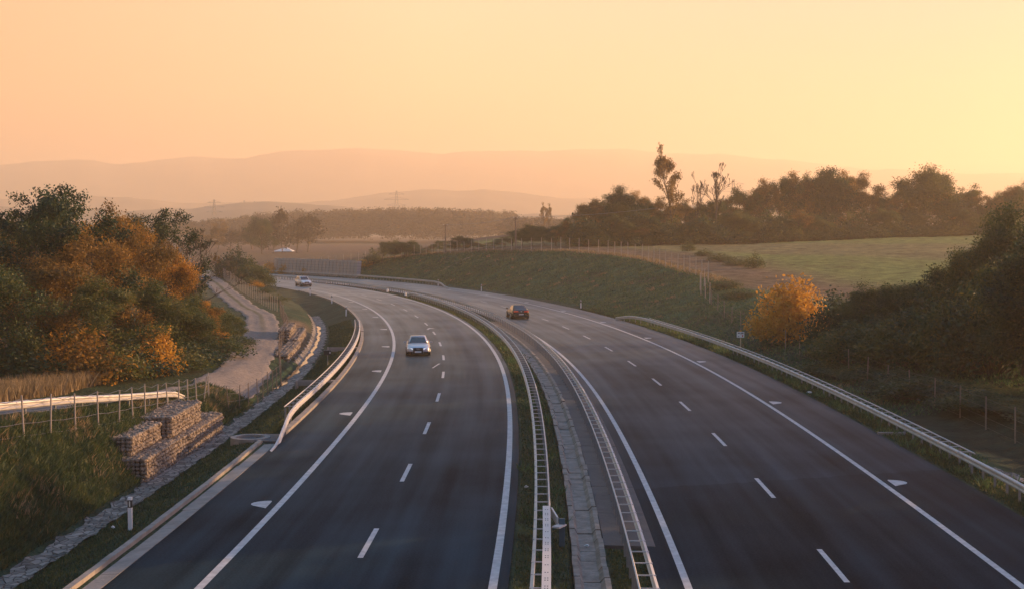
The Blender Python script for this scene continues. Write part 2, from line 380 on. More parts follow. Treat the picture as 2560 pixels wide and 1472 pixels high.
# ------------------------------------------------------------------ roads
def strip(name, t0, t1, s0, s1, z, m, n=2, ds=1.0, parent=None, cut=None):
    s = np.arange(s0, s1 + 1e-6, ds) if s1 - s0 > ds else np.array([s0, s1]); tt = np.linspace(t0, t1, n)
    S, T = np.meshgrid(s, tt, indexing='ij'); Xs, Ys = C(S, T)
    Zs = np.full(S.shape, float(z)) - np.clip(S - 300, 0, 60) * .05
    return link(name, grid_mesh(name, np.stack([Xs, Ys, Zs], -1)[:, ::-1], m, np.stack([T, S], -1)[:, ::-1], False), parent)

def asphalt(name, lanes, fresh=False):
    m = bpy.data.materials.new(name); m.use_nodes = True; t = m.node_tree; b = t.nodes['Principled BSDF']
    uv = N(t, 'ShaderNodeTexCoord'); sp = N(t, 'ShaderNodeSeparateXYZ'); t.links.new(uv.outputs['UV'], sp.inputs[0])
    mp = N(t, 'ShaderNodeMapping'); mp.inputs['Scale'].default_value = (1.1, .035, 1); t.links.new(uv.outputs['UV'], mp.inputs[0])
    a = N(t, 'ShaderNodeTexNoise'); a.inputs['Scale'].default_value = 1.0; a.inputs['Detail'].default_value = 4; t.links.new(mp.outputs[0], a.inputs['Vector'])
    g = N(t, 'ShaderNodeTexNoise'); g.inputs['Scale'].default_value = 14; g.inputs['Detail'].default_value = 8; g.inputs['Roughness'].default_value = .8
    t.links.new(uv.outputs['Object'], g.inputs['Vector'])
    p = N(t, 'ShaderNodeTexNoise'); p.inputs['Scale'].default_value = .16; p.inputs['Detail'].default_value = 4; t.links.new(uv.outputs['Object'], p.inputs['Vector'])
    def M(op, x, y, z=None):
        k = N(t, 'ShaderNodeMath', operation=op)
        for i, v in enumerate((x, y, z)):
            if v is None: continue
            if isinstance(v, (int, float)): k.inputs[i].default_value = v
            else: t.links.new(v, k.inputs[i])
        return k.outputs[0]
    # wheel paths, polished lighter bands along each lane
    wp = 0.0
    for c in lanes:
        q = M('SUBTRACT', sp.outputs[0], c); q = M('MULTIPLY', q, 2.5); q = M('MULTIPLY', q, q); q = M('EXPONENT', M('MULTIPLY', q, -1), 0)
        wp = q if isinstance(wp, float) else M('ADD', wp, q)
    v = M('ADD', M('MULTIPLY', M('SUBTRACT', a.outputs['Fac'], .5), 1.9), M('MULTIPLY', M('SUBTRACT', g.outputs['Fac'], .5), 2.2))
    v = M('ADD', v, M('MULTIPLY', M('SUBTRACT', p.outputs['Fac'], .5), 1.3)); v = M('ADD', v, M('MULTIPLY', wp, .14)); v = M('ADD', v, 1.0); v = M('MAXIMUM', v, .3)
    base = N(t, 'ShaderNodeCombineXYZ'); 
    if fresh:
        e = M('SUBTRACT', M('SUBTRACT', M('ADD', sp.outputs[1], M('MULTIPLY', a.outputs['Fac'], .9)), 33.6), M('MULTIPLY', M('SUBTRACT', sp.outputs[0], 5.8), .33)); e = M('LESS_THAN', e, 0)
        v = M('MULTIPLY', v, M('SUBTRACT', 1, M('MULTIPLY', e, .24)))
    sc = N(t, 'ShaderNodeVectorMath', operation='SCALE'); sc.inputs[0].default_value = (.021, .040, .053); t.links.new(v, sc.inputs['Scale'])
    t.links.new(sc.outputs[0], b.inputs['Base Color'])
    b.inputs['Specular IOR Level'].default_value = 0.0
    rg = M('ADD', M('MULTIPLY', wp, -.04), .58); t.links.new(rg, b.inputs['Roughness'])
    bp = N(t, 'ShaderNodeBump'); bp.inputs['Distance'].default_value = .006; t.links.new(g.outputs['Fac'], bp.inputs['Height']); t.links.new(bp.outputs[0], b.inputs['Normal'])
    # grazing sheen of the bitumen: a steep Fresnel curve
    lw = N(t, 'ShaderNodeLayerWeight'); lw.inputs['Blend'].default_value = .5
    gl = N(t, 'ShaderNodeBsdfGlossy'); gl.inputs['Roughness'].default_value = .33; gl.inputs['Color'].default_value = (1, 1, 1, 1)
    fr = M('MULTIPLY', M('POWER', lw.outputs['Facing'], 18), .68); fr = M('MULTIPLY', fr, M('ADD', .55, M('MULTIPLY', v, .45)))
    ms = N(t, 'ShaderNodeMixShader'); t.links.new(fr, ms.inputs[0]); t.links.new(b.outputs[0], ms.inputs[1]); t.links.new(gl.outputs[0], ms.inputs[2])
    t.links.new(ms.outputs[0], [n for n in t.nodes if n.type == 'OUTPUT_MATERIAL'][0].inputs[0])
    return m
AL = asphalt('asphalt_worn', (-7.0, -5.2, -3.1, -1.2)); AR = asphalt('asphalt_patched', (6.7, 8.6, 11.4, 13.4), True)
roadL = struct(strip('road', -10.68, .42, -30, 360, 0, AL, 12)); roadR = struct(strip('road', 4.5, 18.3, -30, 360, ZR, AR, 12))
strip('edge_line', -8.14, -7.90, -30, 350, .005, M_PAINT, parent=roadL); strip('edge_line', -.12, .12, -30, 350, .005, M_PAINT, parent=roadL)
strip('edge_line', 5.38, 5.60, -30, 350, ZR + .005, M_PAINT, parent=roadR); strip('edge_line', 14.88, 15.10, -30, 350, ZR + .005, M_PAINT, parent=roadR)
def dash(s0, s1, t, z, par):
    strip('lane_dash', t - .085, t + .085, s0, s1, z + .005, M_PAINT, ds=2, parent=par)
for k in range(-4, 24): dash(20.1 + 12.35 * k, 24.2 + 12.35 * k, -4.10, 0, roadL)
for k in range(-4, 24): dash(19.0 + 12.2 * k, 23.4 + 12.2 * k, 10.12, ZR, roadR)
def moon(s, t, sg, z, par):
    mb = MB(); P = [(-.05, -.55)] + [(.62 * math.sin(a), .42 * -math.cos(a) + .05) for a in np.linspace(.5, math.pi, 8)] + [(-.05, .35)]
    V = []
    for u, w in P:
        x, y = C(s + w * 1.3, t + sg * (.25 + u)); V.append((float(x), float(y), z + .006))
    f = tuple(range(len(V))); mb.add(V, [f if sg > 0 else f[::-1]]); mb.build('edge_marker', M_PAINT, par)
for s in (8, 28, 52, 74, 94, 114, 133, 149, 165, 184, 203): moon(s, -8.2, -1, 0, roadL)
for s in (12, 34.3, 59, 83, 105, 126, 146, 165, 186, 205, 226): moon(s, 15.15, 1, ZR, roadR)
mb = MB()   # lane arrow painted beside the dashes
for q in ([(0, 0), (.18, 0), (.5, 1.6), (.32, 1.6)], [(.1, 1.2), (.95, 1.5), (.45, 2.6)]):
    V = [(*[float(k) for k in C(113 + b_, -4.6 + a_)], .006) for a_, b_ in q]; mb.add(V, [tuple(range(len(V)))])
mb.build('lane_arrow', M_PAINT, roadL)
mb = MB()
for q in ([(0, 0), (.1, 0), (.6, 3.2), (.45, 3.2)],):
    V = [(*[float(k) for k in C(76 + b_, -4.95 + a_)], .006) for a_, b_ in q]; mb.add(V, [tuple(range(len(V)))])
mb.build('lane_arrow', M_PAINT, roadL)

def extr(name, prof, s0, s1, m, zfun=None, ds=1.0, parent=None, gap=0.0, jit=0.0, close=True, seg=None):
    """profile [(t,z)] swept along the alignment; seg = panel length with gaps"""
    mb = MB(); L = seg or (s1 - s0); s = s0
    while s < s1 - 1e-3:
        e = min(s + L - gap, s1); k = max(1, int(round((e - s) / ds))); q = np.linspace(s, e, k + 1)
        j = random.uniform(-jit, jit) if jit else 0; jt = random.uniform(-jit, jit) if jit else 0
        V = []; n = len(prof)
        for a in q:
            for (tt, zz) in prof:
                x, y = C(a, tt + jt); V.append((float(x), float(y), zz + j))
        f = []
        for i in range(k):
            for c in range(n if close else n - 1):
                a0 = i * n + c; a1 = i * n + (c + 1) % n; f.append((a0, a1, a1 + n, a0 + n))
        if close: f += [tuple(range(n - 1, -1, -1)), tuple(range(k * n, k * n + n))]
        mb.add(V, f); s += L
    return mb.build(name, m, parent)
# gutter and kerbs on the left carriageway
struct(extr('kerb', [(-11.36, .13), (-11.36, -.2), (-11.56, -.2), (-11.56, .13)], -30, 42.2, M_CONC, seg=1.0, gap=.015, jit=.006, ds=1))
struct(extr('gutter', [(-10.69, .012), (-10.69, -.15), (-11.355, -.15), (-11.355, -.03)], -30, 41.8, M_CONC, seg=3.0, gap=.03, jit=.006, ds=1))
for a, b_ in ((44.6, 66.6), (67.6, 91.6), (92.4, 109.4), (110.2, 200)):
    struct(extr('kerb', [(-10.70, .13), (-10.70, -.2), (-10.98, -.2), (-10.98, .15)], a, b_, M_CONC, seg=1.0, gap=.012, jit=.005))
# median drain and slab
struct(extr('drainage_channel', [(2.25, -.16), (2.42, -.16), (2.52, -.34), (3.0, -.34), (3.12, -.2), (3.28, -.2), (3.28, -.6), (2.25, -.6)][::-1], -30, 128, M_DRAIN, seg=1.25, gap=.06, jit=.022, ds=1.3))
struct(extr('paved_strip', [(3.31, -.3), (3.31, -.6), (4.95, -.6), (4.95, ZR + .012)], 23.2, 128, M_CONCD, seg=2.5, gap=.02, jit=.004))
# stone lined ditch
def drape(name, t0, t1, s0, s1, m, dz=.05, n=6, ds=.35, rough=0.0, parent=None):
    s = np.arange(s0, s1, ds); tt = np.linspace(0, 1, n); S, U = np.meshgrid(s, tt, indexing='ij')
    a = np.interp(S, s, t0(s) if callable(t0) else np.full(len(s), t0)); c = np.interp(S, s, t1(s) if callable(t1) else np.full(len(s), t1))
    T = a + (c - a) * U; Xs, Ys = C(S, T); Zs = terrain(Xs, Ys) + dz + rng.uniform(-rough, rough, S.shape)
    return link(name, grid_mesh(name, np.stack([Xs, Ys, Zs], -1)[:, ::-1], m, np.stack([T, S], -1)[:, ::-1], False), parent)
M_STONED = bpy.data.materials.new('stone_paving'); M_STONED.use_nodes = True; t = M_STONED.node_tree; b = t.nodes['Principled BSDF']; b.inputs['Roughness'].default_value = .8
uv = N(t, 'ShaderNodeTexCoord'); vo = N(t, 'ShaderNodeTexVoronoi', feature='F1'); vo.inputs['Scale'].default_value = 3.0; t.links.new(uv.outputs['Object'], vo.inputs['Vector'])
ve = N(t, 'ShaderNodeTexVoronoi', feature='DISTANCE_TO_EDGE'); ve.inputs['Scale'].default_value = 3.0; t.links.new(uv.outputs['Object'], ve.inputs['Vector'])
cr = N(t, 'ShaderNodeValToRGB'); cr.color_ramp.elements[0].color = (.10, .095, .085, 1); cr.color_ramp.elements[1].color = (.34, .31, .27, 1)
hs = N(t, 'ShaderNodeSeparateXYZ'); t.links.new(vo.outputs['Color'], hs.inputs[0]); t.links.new(hs.outputs[0], cr.inputs[0])
er = N(t, 'ShaderNodeMapRange'); er.inputs[2].default_value = .07; er.inputs[3].default_value = .25; t.links.new(ve.outputs['Distance'], er.inputs[0])
sc = N(t, 'ShaderNodeVectorMath', operation='SCALE'); t.links.new(cr.outputs[0], sc.inputs[0]); t.links.new(er.outputs[0], sc.inputs['Scale']); t.links.new(sc.outputs[0], b.inputs['Base Color'])
bp = N(t, 'ShaderNodeBump'); bp.inputs['Distance'].default_value = .12; t.links.new(er.outputs[0], bp.inputs['Height']); t.links.new(bp.outputs[0], b.inputs['Normal'])
wob = lambda a, k: (lambda s: a + .09 * np.sin(s * 1.9 + k) + .07 * np.sin(s * 4.3 + 2 * k))
struct(drape('stone_ditch', wob(-15.15, 0), wob(-14.05, 2), -10, 86, M_STONED, .05, 7, .25, .035))
struct(drape('stone_ditch', wob(-15.7, 0), wob(-14.3, 2), 86, 150, M_STONED, .05, 7, .3, .035))
q_ = np.arange(70, 132, .5); P = []
for s_ in q_:
    zc = T3(s_, -15.08, .10)[2]; wv = .16 + .10 * math.sin(s_ * 1.3) * math.sin(s_ * .37)
    for k in (1, -1): x, y = C(s_, -15.08 + .08 * math.sin(s_ * .8) + k * wv); P.append((float(x), float(y), zc))
struct(link('ditch_water', grid_mesh('ditch_water', np.array(P).reshape(len(q_), 2, 3), M_WATER, smooth=False)))
# second ditch, lower right
struct(drape('stone_ditch', wob(21.2, 0), wob(22.3, 1), 20, 40, M_STONED, .06, 7, .25, .035))

# gravel track
TRK = np.array([(-24.5, 20), (-22.6, 45), (-21, 58), (-18.9, 70), (-17.6, 80), (-17.9, 90), (-19.2, 99), (-22.3, 122), (-26.8, 145), (-33.3, 167), (-43, 200), (-55, 241), (-63, 268)], float)
dd = np.r_[0, np.cumsum(np.hypot(*np.diff(TRK, axis=0).T))]; q = np.arange(0, dd[-1], .6)
kern = np.ones(17) / 17
tx = np.convolve(np.pad(np.interp(q, dd, TRK[:, 0]), 8, 'edge'), kern, 'valid'); ty = np.convolve(np.pad(np.interp(q, dd, TRK[:, 1]), 8, 'edge'), kern, 'valid')
gx, gy = np.gradient(tx), np.gradient(ty); L_ = np.hypot(gx, gy); nx, ny = gy / L_, -gx / L_
U = np.linspace(-1, 1, 15); hw = 1.75 + .12 * np.sin(q * .7) + .08 * np.sin(q * 2.1)
PX = tx[:, None] + nx[:, None] * U * hw[:, None]; PY = ty[:, None] + ny[:, None] * U * hw[:, None]
PZ = terrain(PX, PY) + .06 - .04 * np.exp(-((np.abs(U) - .45) / .15) ** 2)[None] - .12 * (np.abs(U) > .97)
M_GRAVEL = bpy.data.materials.new('gravel'); M_GRAVEL.use_nodes = True; t = M_GRAVEL.node_tree; b = t.nodes['Principled BSDF']; b.inputs['Roughness'].default_value = .95
uv = N(t, 'ShaderNodeTexCoord'); sp = N(t, 'ShaderNodeSeparateXYZ'); t.links.new(uv.outputs['UV'], sp.inputs[0])
g1 = N(t, 'ShaderNodeTexNoise'); g1.inputs['Scale'].default_value = 3; g1.inputs['Detail'].default_value = 8; g1.inputs['Roughness'].default_value = .75; t.links.new(uv.outputs['Object'], g1.inputs['Vector'])
ab = N(t, 'ShaderNodeMath', operation='ABSOLUTE'); t.links.new(sp.outputs[0], ab.inputs[0])
mid = N(t, 'ShaderNodeMapRange'); mid.inputs[1].default_value = .22; mid.inputs[2].default_value = .05; t.links.new(ab.outputs[0], mid.inputs[0])
far_ = N(t, 'ShaderNodeMapRange'); far_.inputs[1].default_value = 90; far_.inputs[2].default_value = 140; t.links.new(sp.outputs[1], far_.inputs[0])
mm = N(t, 'ShaderNodeMath', operation='MULTIPLY'); t.links.new(mid.outputs[0], mm.inputs[0]); t.links.new(far_.outputs[0], mm.inputs[1])
gr = N(t, 'ShaderNodeValToRGB'); gr.color_ramp.elements[0].position = .3; gr.color_ramp.elements[1].position = .72
gr.color_ramp.elements[0].color = (.11, .095, .085, 1); gr.color_ramp.elements[1].color = (.29, .25, .22, 1); t.links.new(g1.outputs['Fac'], gr.inputs[0])
mx = N(t, 'ShaderNodeMix', data_type='RGBA'); t.links.new(mm.outputs[0], mx.inputs[0]); t.links.new(gr.outputs[0], mx.inputs[6]); mx.inputs[7].default_value = (.06, .07, .03, 1)
t.links.new(mx.outputs[2], b.inputs['Base Color']); bp = N(t, 'ShaderNodeBump'); bp.inputs['Distance'].default_value = .08; t.links.new(g1.outputs['Fac'], bp.inputs['Height']); t.links.new(bp.outputs[0], b.inputs['Normal'])
UV = np.stack([np.broadcast_to(U, PX.shape), np.broadcast_to(q[:, None], PX.shape)], -1)
struct(link('path', grid_mesh('path', np.stack([PX, PY, PZ], -1)[:, ::-1], M_GRAVEL, UV[:, ::-1], True)))
# narrow earth track up the cut slope
P = []
for i, (s_, t_) in enumerate(zip(np.linspace(230.5, 225.5, 24), np.linspace(24, 28.6, 24))):
    for k in (.16, -.16): P.append(T3(s_ + k, t_ + k * .6, .06))
M_EARTH = mat('trodden_earth', (.22, .17, .12), .95, var=(.32, .25, .18), scale=3)
struct(link('path', grid_mesh('path', np.array(P).reshape(24, 2, 3), M_EARTH, smooth=False)))
# ------------------------------------------------------------------ attach helper
from mathutils import Matrix
def attach(child, root):
    child.parent = root; child.matrix_parent_inverse = Matrix.Translation(-Vector(root.location)); return child
def inst(name, me, loc, rz, root):
    o = bpy.data.objects.new(name, me); COL.objects.link(o); o.location = loc; o.rotation_euler = (0, 0, rz)
    return attach(o, root) if root else o

# ------------------------------------------------------------------ guard rails
WB = [(0, .43), (.075, .465), (.085, .52), (.015, .575), (.015, .605), (.085, .66), (.075, .715), (0, .75)]
def post_mesh(h, w=.11, d=.07, m=M_STEELD):
    mb = MB(); mb.box((0, 0, h / 2 - .1), (d, .012, h + .2)); mb.box((d / 2, 0.03, h / 2 - .1), (.012, w * .7, h + .2)); mb.box((-d / 2, 0.03, h / 2 - .1), (.012, w * .7, h + .2))
    o = mb.build('post', m); me = o.data; bpy.data.objects.remove(o); return me
POST = post_mesh(.68)
def guardrail(label, s0, s1, tf, face, zb, tb=None, pitch=1.36, drop=None, back=None, backdrop=None, group='guard rails', m=M_STEEL):
    """tf: lateral of the traffic face, face: +1/-1 direction of that face, tb: lateral of the thin back rail"""
    TF = tf if callable(tf) else (lambda s: tf); DR = drop if drop else (lambda s: 0.0)
    ZB = zb if callable(zb) else (lambda s, t: zb)
    root = empty('guard_rail', (*[float(k) for k in C(s0 if s0 > 0 else 10, TF(max(s0, 10)))], ZB(max(s0, 10), TF(max(s0, 10)))))
    tag(root, label, 'guard rail', group)
    ss = np.arange(s0, s1 + .01, 1.36); mb = MB(); V = []
    prof = WB + [(a - .012, b) for a, b in WB[::-1]]; n = len(prof)
    for s in ss:
        for a, b in prof:
            tt = TF(s) + face * (a - .085); x, y = C(s, tt); V.append((float(x), float(y), ZB(s, tt) + b - DR(s)))
    f = []
    for i in range(len(ss) - 1):
        for c in range(n):
            q = (i * n + c, i * n + (c + 1) % n, (i + 1) * n + (c + 1) % n, (i + 1) * n + c); f.append(q if face > 0 else q[::-1])
    f += [tuple(range(n)), tuple(range(len(V) - n, len(V)))]
    mb.add(V, f); attach(mb.build('beam', m), root)
    a0, a1 = back if back else (s0, s1)
    items = [s for s in np.arange(s0 + .3, s1, pitch) if DR(s) < .35]
    rest = MB(); restr = MB(); k = 0; kr = 0
    for s in items:
        h = head(s); dual = tb is not None and a0 <= s <= a1
        tp = tb if dual else TF(s) - face * .14
        x, y = C(s, tp); z = ZB(s, tp)
        if k < 100: inst('post', POST, (float(x), float(y), z - DR(s)), -h, root)
        else: rest.box((float(x), float(y), z + .3 - DR(s)), (.07, .05, .75), -h)
        k += 1
        if dual:
            xm, ym = C(s, (tb + TF(s)) / 2); w = abs(tb - TF(s))
            if kr < 100:
                if kr == 0 or abs(w - w0) > .02:
                    q = MB(); q.box((0, 0, 0), (w, .045, .03)); o_ = q.build('spacer', m); SP = o_.data; bpy.data.objects.remove(o_); w0 = w
                inst('spacer', SP, (float(xm), float(ym), z + .735 - DR(s)), -h, root)
            else: restr.box((float(xm), float(ym), z + .735 - DR(s)), (w, .045, .03), -h)
            kr += 1
    if rest.v: o = attach(rest.build('post', M_STEELD), root); o['kind'] = 'stuff'
    if restr.v: o = attach(restr.build('spacer', m), root); o['kind'] = 'stuff'
    if tb is not None:
        P = []
        for s in np.arange(a0, a1 + .01, 1.36):
            x, y = C(s, tb); P.append((float(x), float(y), ZB(s, tb) + .745 - DR(s) - (backdrop(s) if backdrop else 0)))
        mb = MB(); mb.poly_tube(P, .032, 5); attach(mb.build('back_rail', m), root)
    return root
def zmed(s, t): return float(np.interp(t, [.9, 1.9, 3.2, 4.3], [-.02, -.05, ZR + .02, ZR]))
g1 = guardrail('ladder guard rail beside the left carriageway with a loose plank on its near end', -8, 178, 1.06, -1, lambda s, t: 0.0, 1.56, drop=lambda s: .55 * max(0, (s - 174) / 4))
g2 = guardrail('galvanised ladder guard rail beside the right carriageway, standing on the dark paved strip', -8, 300, 4.46, 1, lambda s, t: ZR, 3.92)
g1b = guardrail('short far guard rail in the median beyond the gap, pale curved end', 191, 300, .95, -1, lambda s, t: 0.0, 1.4)
for (s_, t_) in ((178.6, 1.2), (190.6, 1.1)):
    x, y = C(s_, t_); mb = MB(); mb.tube((x, y, .12), (x, y, .55), .17, .17, 10); o = mb.build('end_terminal', M_WHITE); attach(o, g1 if s_ < 180 else g1b)
gl = guardrail('sunlit ladder guard rail on the left verge, near end sloping down into the grass', 39.5, 118, lambda s: -11.02 + .55 * sm(s, 52, 39.5), 1, lambda s, t: 0.02, -11.5, drop=lambda s: .72 * float(sm(s, 47, 39.5)), back=(49, 118))
def rrt(s): return 19.1 - 1.3 * float(sm(s, 32, 14)) - 1.2 * float(sm(s, 122, 130))
gr = guardrail('long guard rail on the right verge, spacers reaching back over the slope', 6, 130, rrt, -1, lambda s, t: ZR - .03, 19.62, back=(37, 122), drop=lambda s: .5 * float(sm(s, 125, 131)))
gf = guardrail('far guard rail in front of the grey block wall on the right carriageway', 208, 300, lambda s: 19.3 - 2.6 * float(sm(s, 224, 208)), -1, lambda s, t: ZR, drop=lambda s: .6 * float(sm(s, 216, 208)))
# guard rail on the side road up the bank
def srt(s): return float(np.interp(s, [-20, 30, 52], [-19.3, -18.75, -16.9]))
def srz(s, t): return float(np.interp(s, [-20, 10, 20, 30, 36, 42, 52], [5.3, 4.3, 3.55, 2.62, 2.12, 1.5, .55]))
gs = guardrail('glowing guard rail on the left bank above the stone baskets, behind wire fence', 2, 52, srt, 1, srz, pitch=2.72, drop=lambda s: .35 * float(sm(s, 49, 52)))

# loose plank, bent plate and leaning post on the near median rail
r = empty('loose_beam', (*[float(k) for k in C(17, 1.45)], .8)); tag(r, 'pale perforated steel beam lying along the top of the near median guard rail', 'steel beam')
mb = MB(); q = np.linspace(6, 24, 10)
for a, b in zip(q[:-1], q[1:]):
    V = []
    for s_ in (a, b):
        for tt, zz in ((1.34, .80), (1.58, .80), (1.58, .77), (1.34, .77)): x, y = C(s_, tt + .05 * (24 - s_) / 18); V.append((float(x), float(y), zz))
    mb.add(V, [(0, 1, 5, 4), (1, 2, 6, 5), (2, 3, 7, 6), (3, 0, 4, 7), (0, 3, 2, 1), (4, 5, 6, 7)])
M_PALE = mat('primed_steel', (.62, .58, .55), .55, .0)
attach(mb.build('beam', M_PALE), r)
mb = MB(); s_ = 6.6
while s_ < 23.6:
    for k in ((0, .22) if int(s_ * 3) % 2 else (0,)):
        for dt in (-.035, .035):
            x, y = C(s_ + k, 1.46 + dt + .05 * (24 - s_) / 18); mb.box((float(x), float(y), .802), (.03, .07, .006), -head(s_))
    s_ += .8
attach(mb.build('bolt_holes', M_BLACK), r)
o = MB(); x, y = C(23.2, 1.72); o.box((float(x), float(y), .62), (.05, 1.5, .28), -head(23) + .12); o.box((float(x) + .12, float(y) - .95, .52), (.26, .5, .05), -.5)
tag(o.build('bent_plate', M_PALE), 'bent pale steel plate hanging off the median rail at the plank end', 'steel plate')
o = MB(); x, y = C(22.4, 1.95); o.box((float(x), float(y), .25), (.18, .08, .95), -.1); tag(o.build('steel_post', mat('blue_grey_steel', (.05, .12, .17), .5, .3)), 'dark blue steel post standing in grass beside the plank end', 'post')

# ------------------------------------------------------------------ fences
def postm(h, r, m, name='fence_post'):
    mb = MB(); mb.tube((0, 0, -.3), (0, 0, h), r, r * .9, 6); o = mb.build(name, m, smooth=False); me = o.data; bpy.data.objects.remove(o); return me
def fence(label, pts, gap, h, r, m, lean=.0, wires=5, wr=.008, sag=.05, group='wire fences'):
    P = np.array(pts, float); d = np.r_[0, np.cumsum(np.hypot(*np.diff(P, axis=0).T))]
    if callable(gap):
        q = [0.0]
        while q[-1] < d[-1]: q.append(q[-1] + gap(q[-1]))
        q = np.array(q[:-1])
    else: q = np.arange(0, d[-1], gap)
    xs, ys = np.interp(q, d, P[:, 0]), np.interp(q, d, P[:, 1]); zs = terrain(xs, ys)
    root = empty('fence', (float(xs[0]), float(ys[0]), float(zs[0]))); tag(root, label, 'fence', group)
    me = postm(h, r, m); tops = []
    for i, (x, y, z) in enumerate(zip(xs, ys, zs)):
        lx, ly = random.gauss(0, lean), random.gauss(0, lean)
        o = bpy.data.objects.new('post', me); COL.objects.link(o); o.location = (x, y, z); o.rotation_euler = (lx, ly, 0); o.scale = (1, 1, random.uniform(.93, 1.06))
        attach(o, root); tops.append((x, y, z, lx, ly))
    mb = MB()
    for a, b in zip(tops[:-1], tops[1:]):
        for k in range(wires):
            hh = h * (.96 - .88 * k / max(1, wires - 1)); A = np.array(a[:3]) + (a[4] * hh, -a[3] * hh, hh); B = np.array(b[:3]) + (b[4] * hh, -b[3] * hh, hh)
            mid = (A + B) / 2 - (0, 0, sag * (1 if k == 0 else .3)); mb.tube(A, mid, wr, wr, 3, False); mb.tube(mid, B, wr, wr, 3, False)
    attach(mb.build('wire', M_WIRE), root); return root
M_POSTL = mat('pale_fence_post', (.34, .29, .24), .8, var=(.45, .4, .34), scale=5)
fence('sagging wire fence with leaning posts in front of the glowing rail', [C(s, t) for s, t in ((4, -18.1), (22, -18.0), (31, -17.6), (40, -17.0), (47, -16.6), (52, -16.4), (56, -16.6))],
      lambda d: 3.1 if d < 24 else (2.4 if d < 34 else 1.7), 1.55, .035, M_POSTL, .05, 4, .013, .12)
fence('low wire fence between the gravel track and the stone ditch', [(-15.9, 76), (-15.4, 82), (-15.7, 92), (-17.2, 100), (-19.0, 112), (-20.5, 124), (-24.0, 142), (-26.0, 152)], 2.0, 1.5, .03, M_WOOD, .03, 4)
fence('far wire fence on the green mound beside the gravel track', [(-27, 156), (-30, 166), (-34.5, 180), (-41.5, 203), (-47, 222), (-51, 238)], 2.2, 1.7, .04, M_POSTL, .02, 3)
topf = [(s, t) for s, t in ((40, 25.6), (60, 26.2), (84, 26.2), (104, 26.6), (120, 28), (133, 30), (140, 31), (147, 35.2), (155, 35.8), (160, 36.2), (176, 37.4), (190, 37.5), (205, 34.5), (219, 30.6), (236, 29.3), (250, 29.9), (273, 31), (290, 30))]
fence('wire fence with dark posts in the shaded hollow behind the right guard rail', [C(s, t) for s, t in topf if s <= 133], 4.6, 1.8, .045, mat('brown_fence_post', (.20, .16, .13), .85, var=(.27, .22, .18), scale=5), .015, 4, .008)
fence('long wire fence with pale posts along the crest of the green slope', [C(s, t) for s, t in topf if s >= 133], 2.9, 2.3, .06, M_POSTL, .012, 4, .01)

# ------------------------------------------------------------------ stone baskets
ICO = None
def ico():
    global ICO
    if ICO is None:
        p = (1 + 5 ** .5) / 2; V = np.array([(-1, p, 0), (1, p, 0), (-1, -p, 0), (1, -p, 0), (0, -1, p), (0, 1, p), (0, -1, -p), (0, 1, -p), (p, 0, -1), (p, 0, 1), (-p, 0, -1), (-p, 0, 1)]) / 1.9
        Fc = [(0, 11, 5), (0, 5, 1), (0, 1, 7), (0, 7, 10), (0, 10, 11), (1, 5, 9), (5, 11, 4), (11, 10, 2), (10, 7, 6), (7, 1, 8), (3, 9, 4), (3, 4, 2), (3, 2, 6), (3, 6, 8), (3, 8, 9), (4, 9, 5), (2, 4, 11), (6, 2, 10), (8, 6, 7), (9, 8, 1)]
        ICO = (V, Fc)
    return ICO
def basket(label, a, b, t0, t1, z0, z1, pitch=.20, mesh=.25, group='stone filled wire baskets'):
    """box from s=a..b, lateral t0 (front, towards road) .. t1 (back)"""
    x0, y0 = C(a, t0); x1, y1 = C(b, t0); h = math.atan2(float(x1 - x0), float(y1 - y0)); L = math.hypot(x1 - x0, y1 - y0); D = abs(t1 - t0); Hh = z1 - z0
    root = empty('gabion_basket', (float(x0), float(y0), z0), -h); tag(root, label, 'gabion', group)
    V0, Fc = ico(); mb = MB()
    def stone(x, y, z):
        s = pitch * random.uniform(.42, .78); q = random.random() * 6
        v = V0 * (s, s * random.uniform(.8, 1.2), s * random.uniform(.7, 1.0)); v = v + rng.uniform(-.12, .12, v.shape) * s
        v = np.c_[v[:, 0] * math.cos(q) - v[:, 1] * math.sin(q), v[:, 0] * math.sin(q) + v[:, 1] * math.cos(q), v[:, 2]]
        mb.add(v + (x, y, z), Fc)
    # local: x right (towards road), y along
    for y in np.arange(pitch / 2, L, pitch):
        for z in np.arange(pitch * .4, Hh, pitch * .85): stone(-pitch * .42 + random.uniform(-.02, .02), y + random.uniform(-.03, .03), min(z + random.uniform(-.03, .03), Hh - .06))
    for y in np.arange(pitch / 2, L, pitch):
        for x in np.arange(pitch, D, pitch): stone(-x, y + random.uniform(-.03, .03), Hh - pitch * .42)
    for ye in (pitch * .42, L - pitch * .42):
        for x in np.arange(pitch, D, pitch):
            for z in np.arange(pitch * .4, Hh, pitch * .85): stone(-x, ye, z)
    mb.build('stone_fill', M_STONE, root)
    mb = MB(); mb.box((-D / 2, L / 2, Hh / 2), (D - .24, L - .24, Hh - .2)); mb.build('core', mat('dark_core', (.03, .028, .025), .95), root)
    mb = MB(); w = .005
    for y in np.arange(0, L + .01, mesh): mb.tube((.005, y, 0), (.005, y, Hh), w, w, 3, False); mb.tube((.005, y, Hh), (-D, y, Hh), w, w, 3, False)
    for z in np.arange(0, Hh + .01, mesh): mb.tube((.005, 0, z), (.005, L, z), w, w, 3, False); mb.tube((.005, 0, z), (-D, 0, z), w, w, 3, False)
    for x in np.arange(0, D + .01, mesh): mb.tube((-x, 0, 0), (-x, 0, Hh), w, w, 3, False); mb.tube((-x, 0, Hh), (-x, L, Hh), w, w, 3, False)
    mb.build('cage', M_WIRE, root); return root
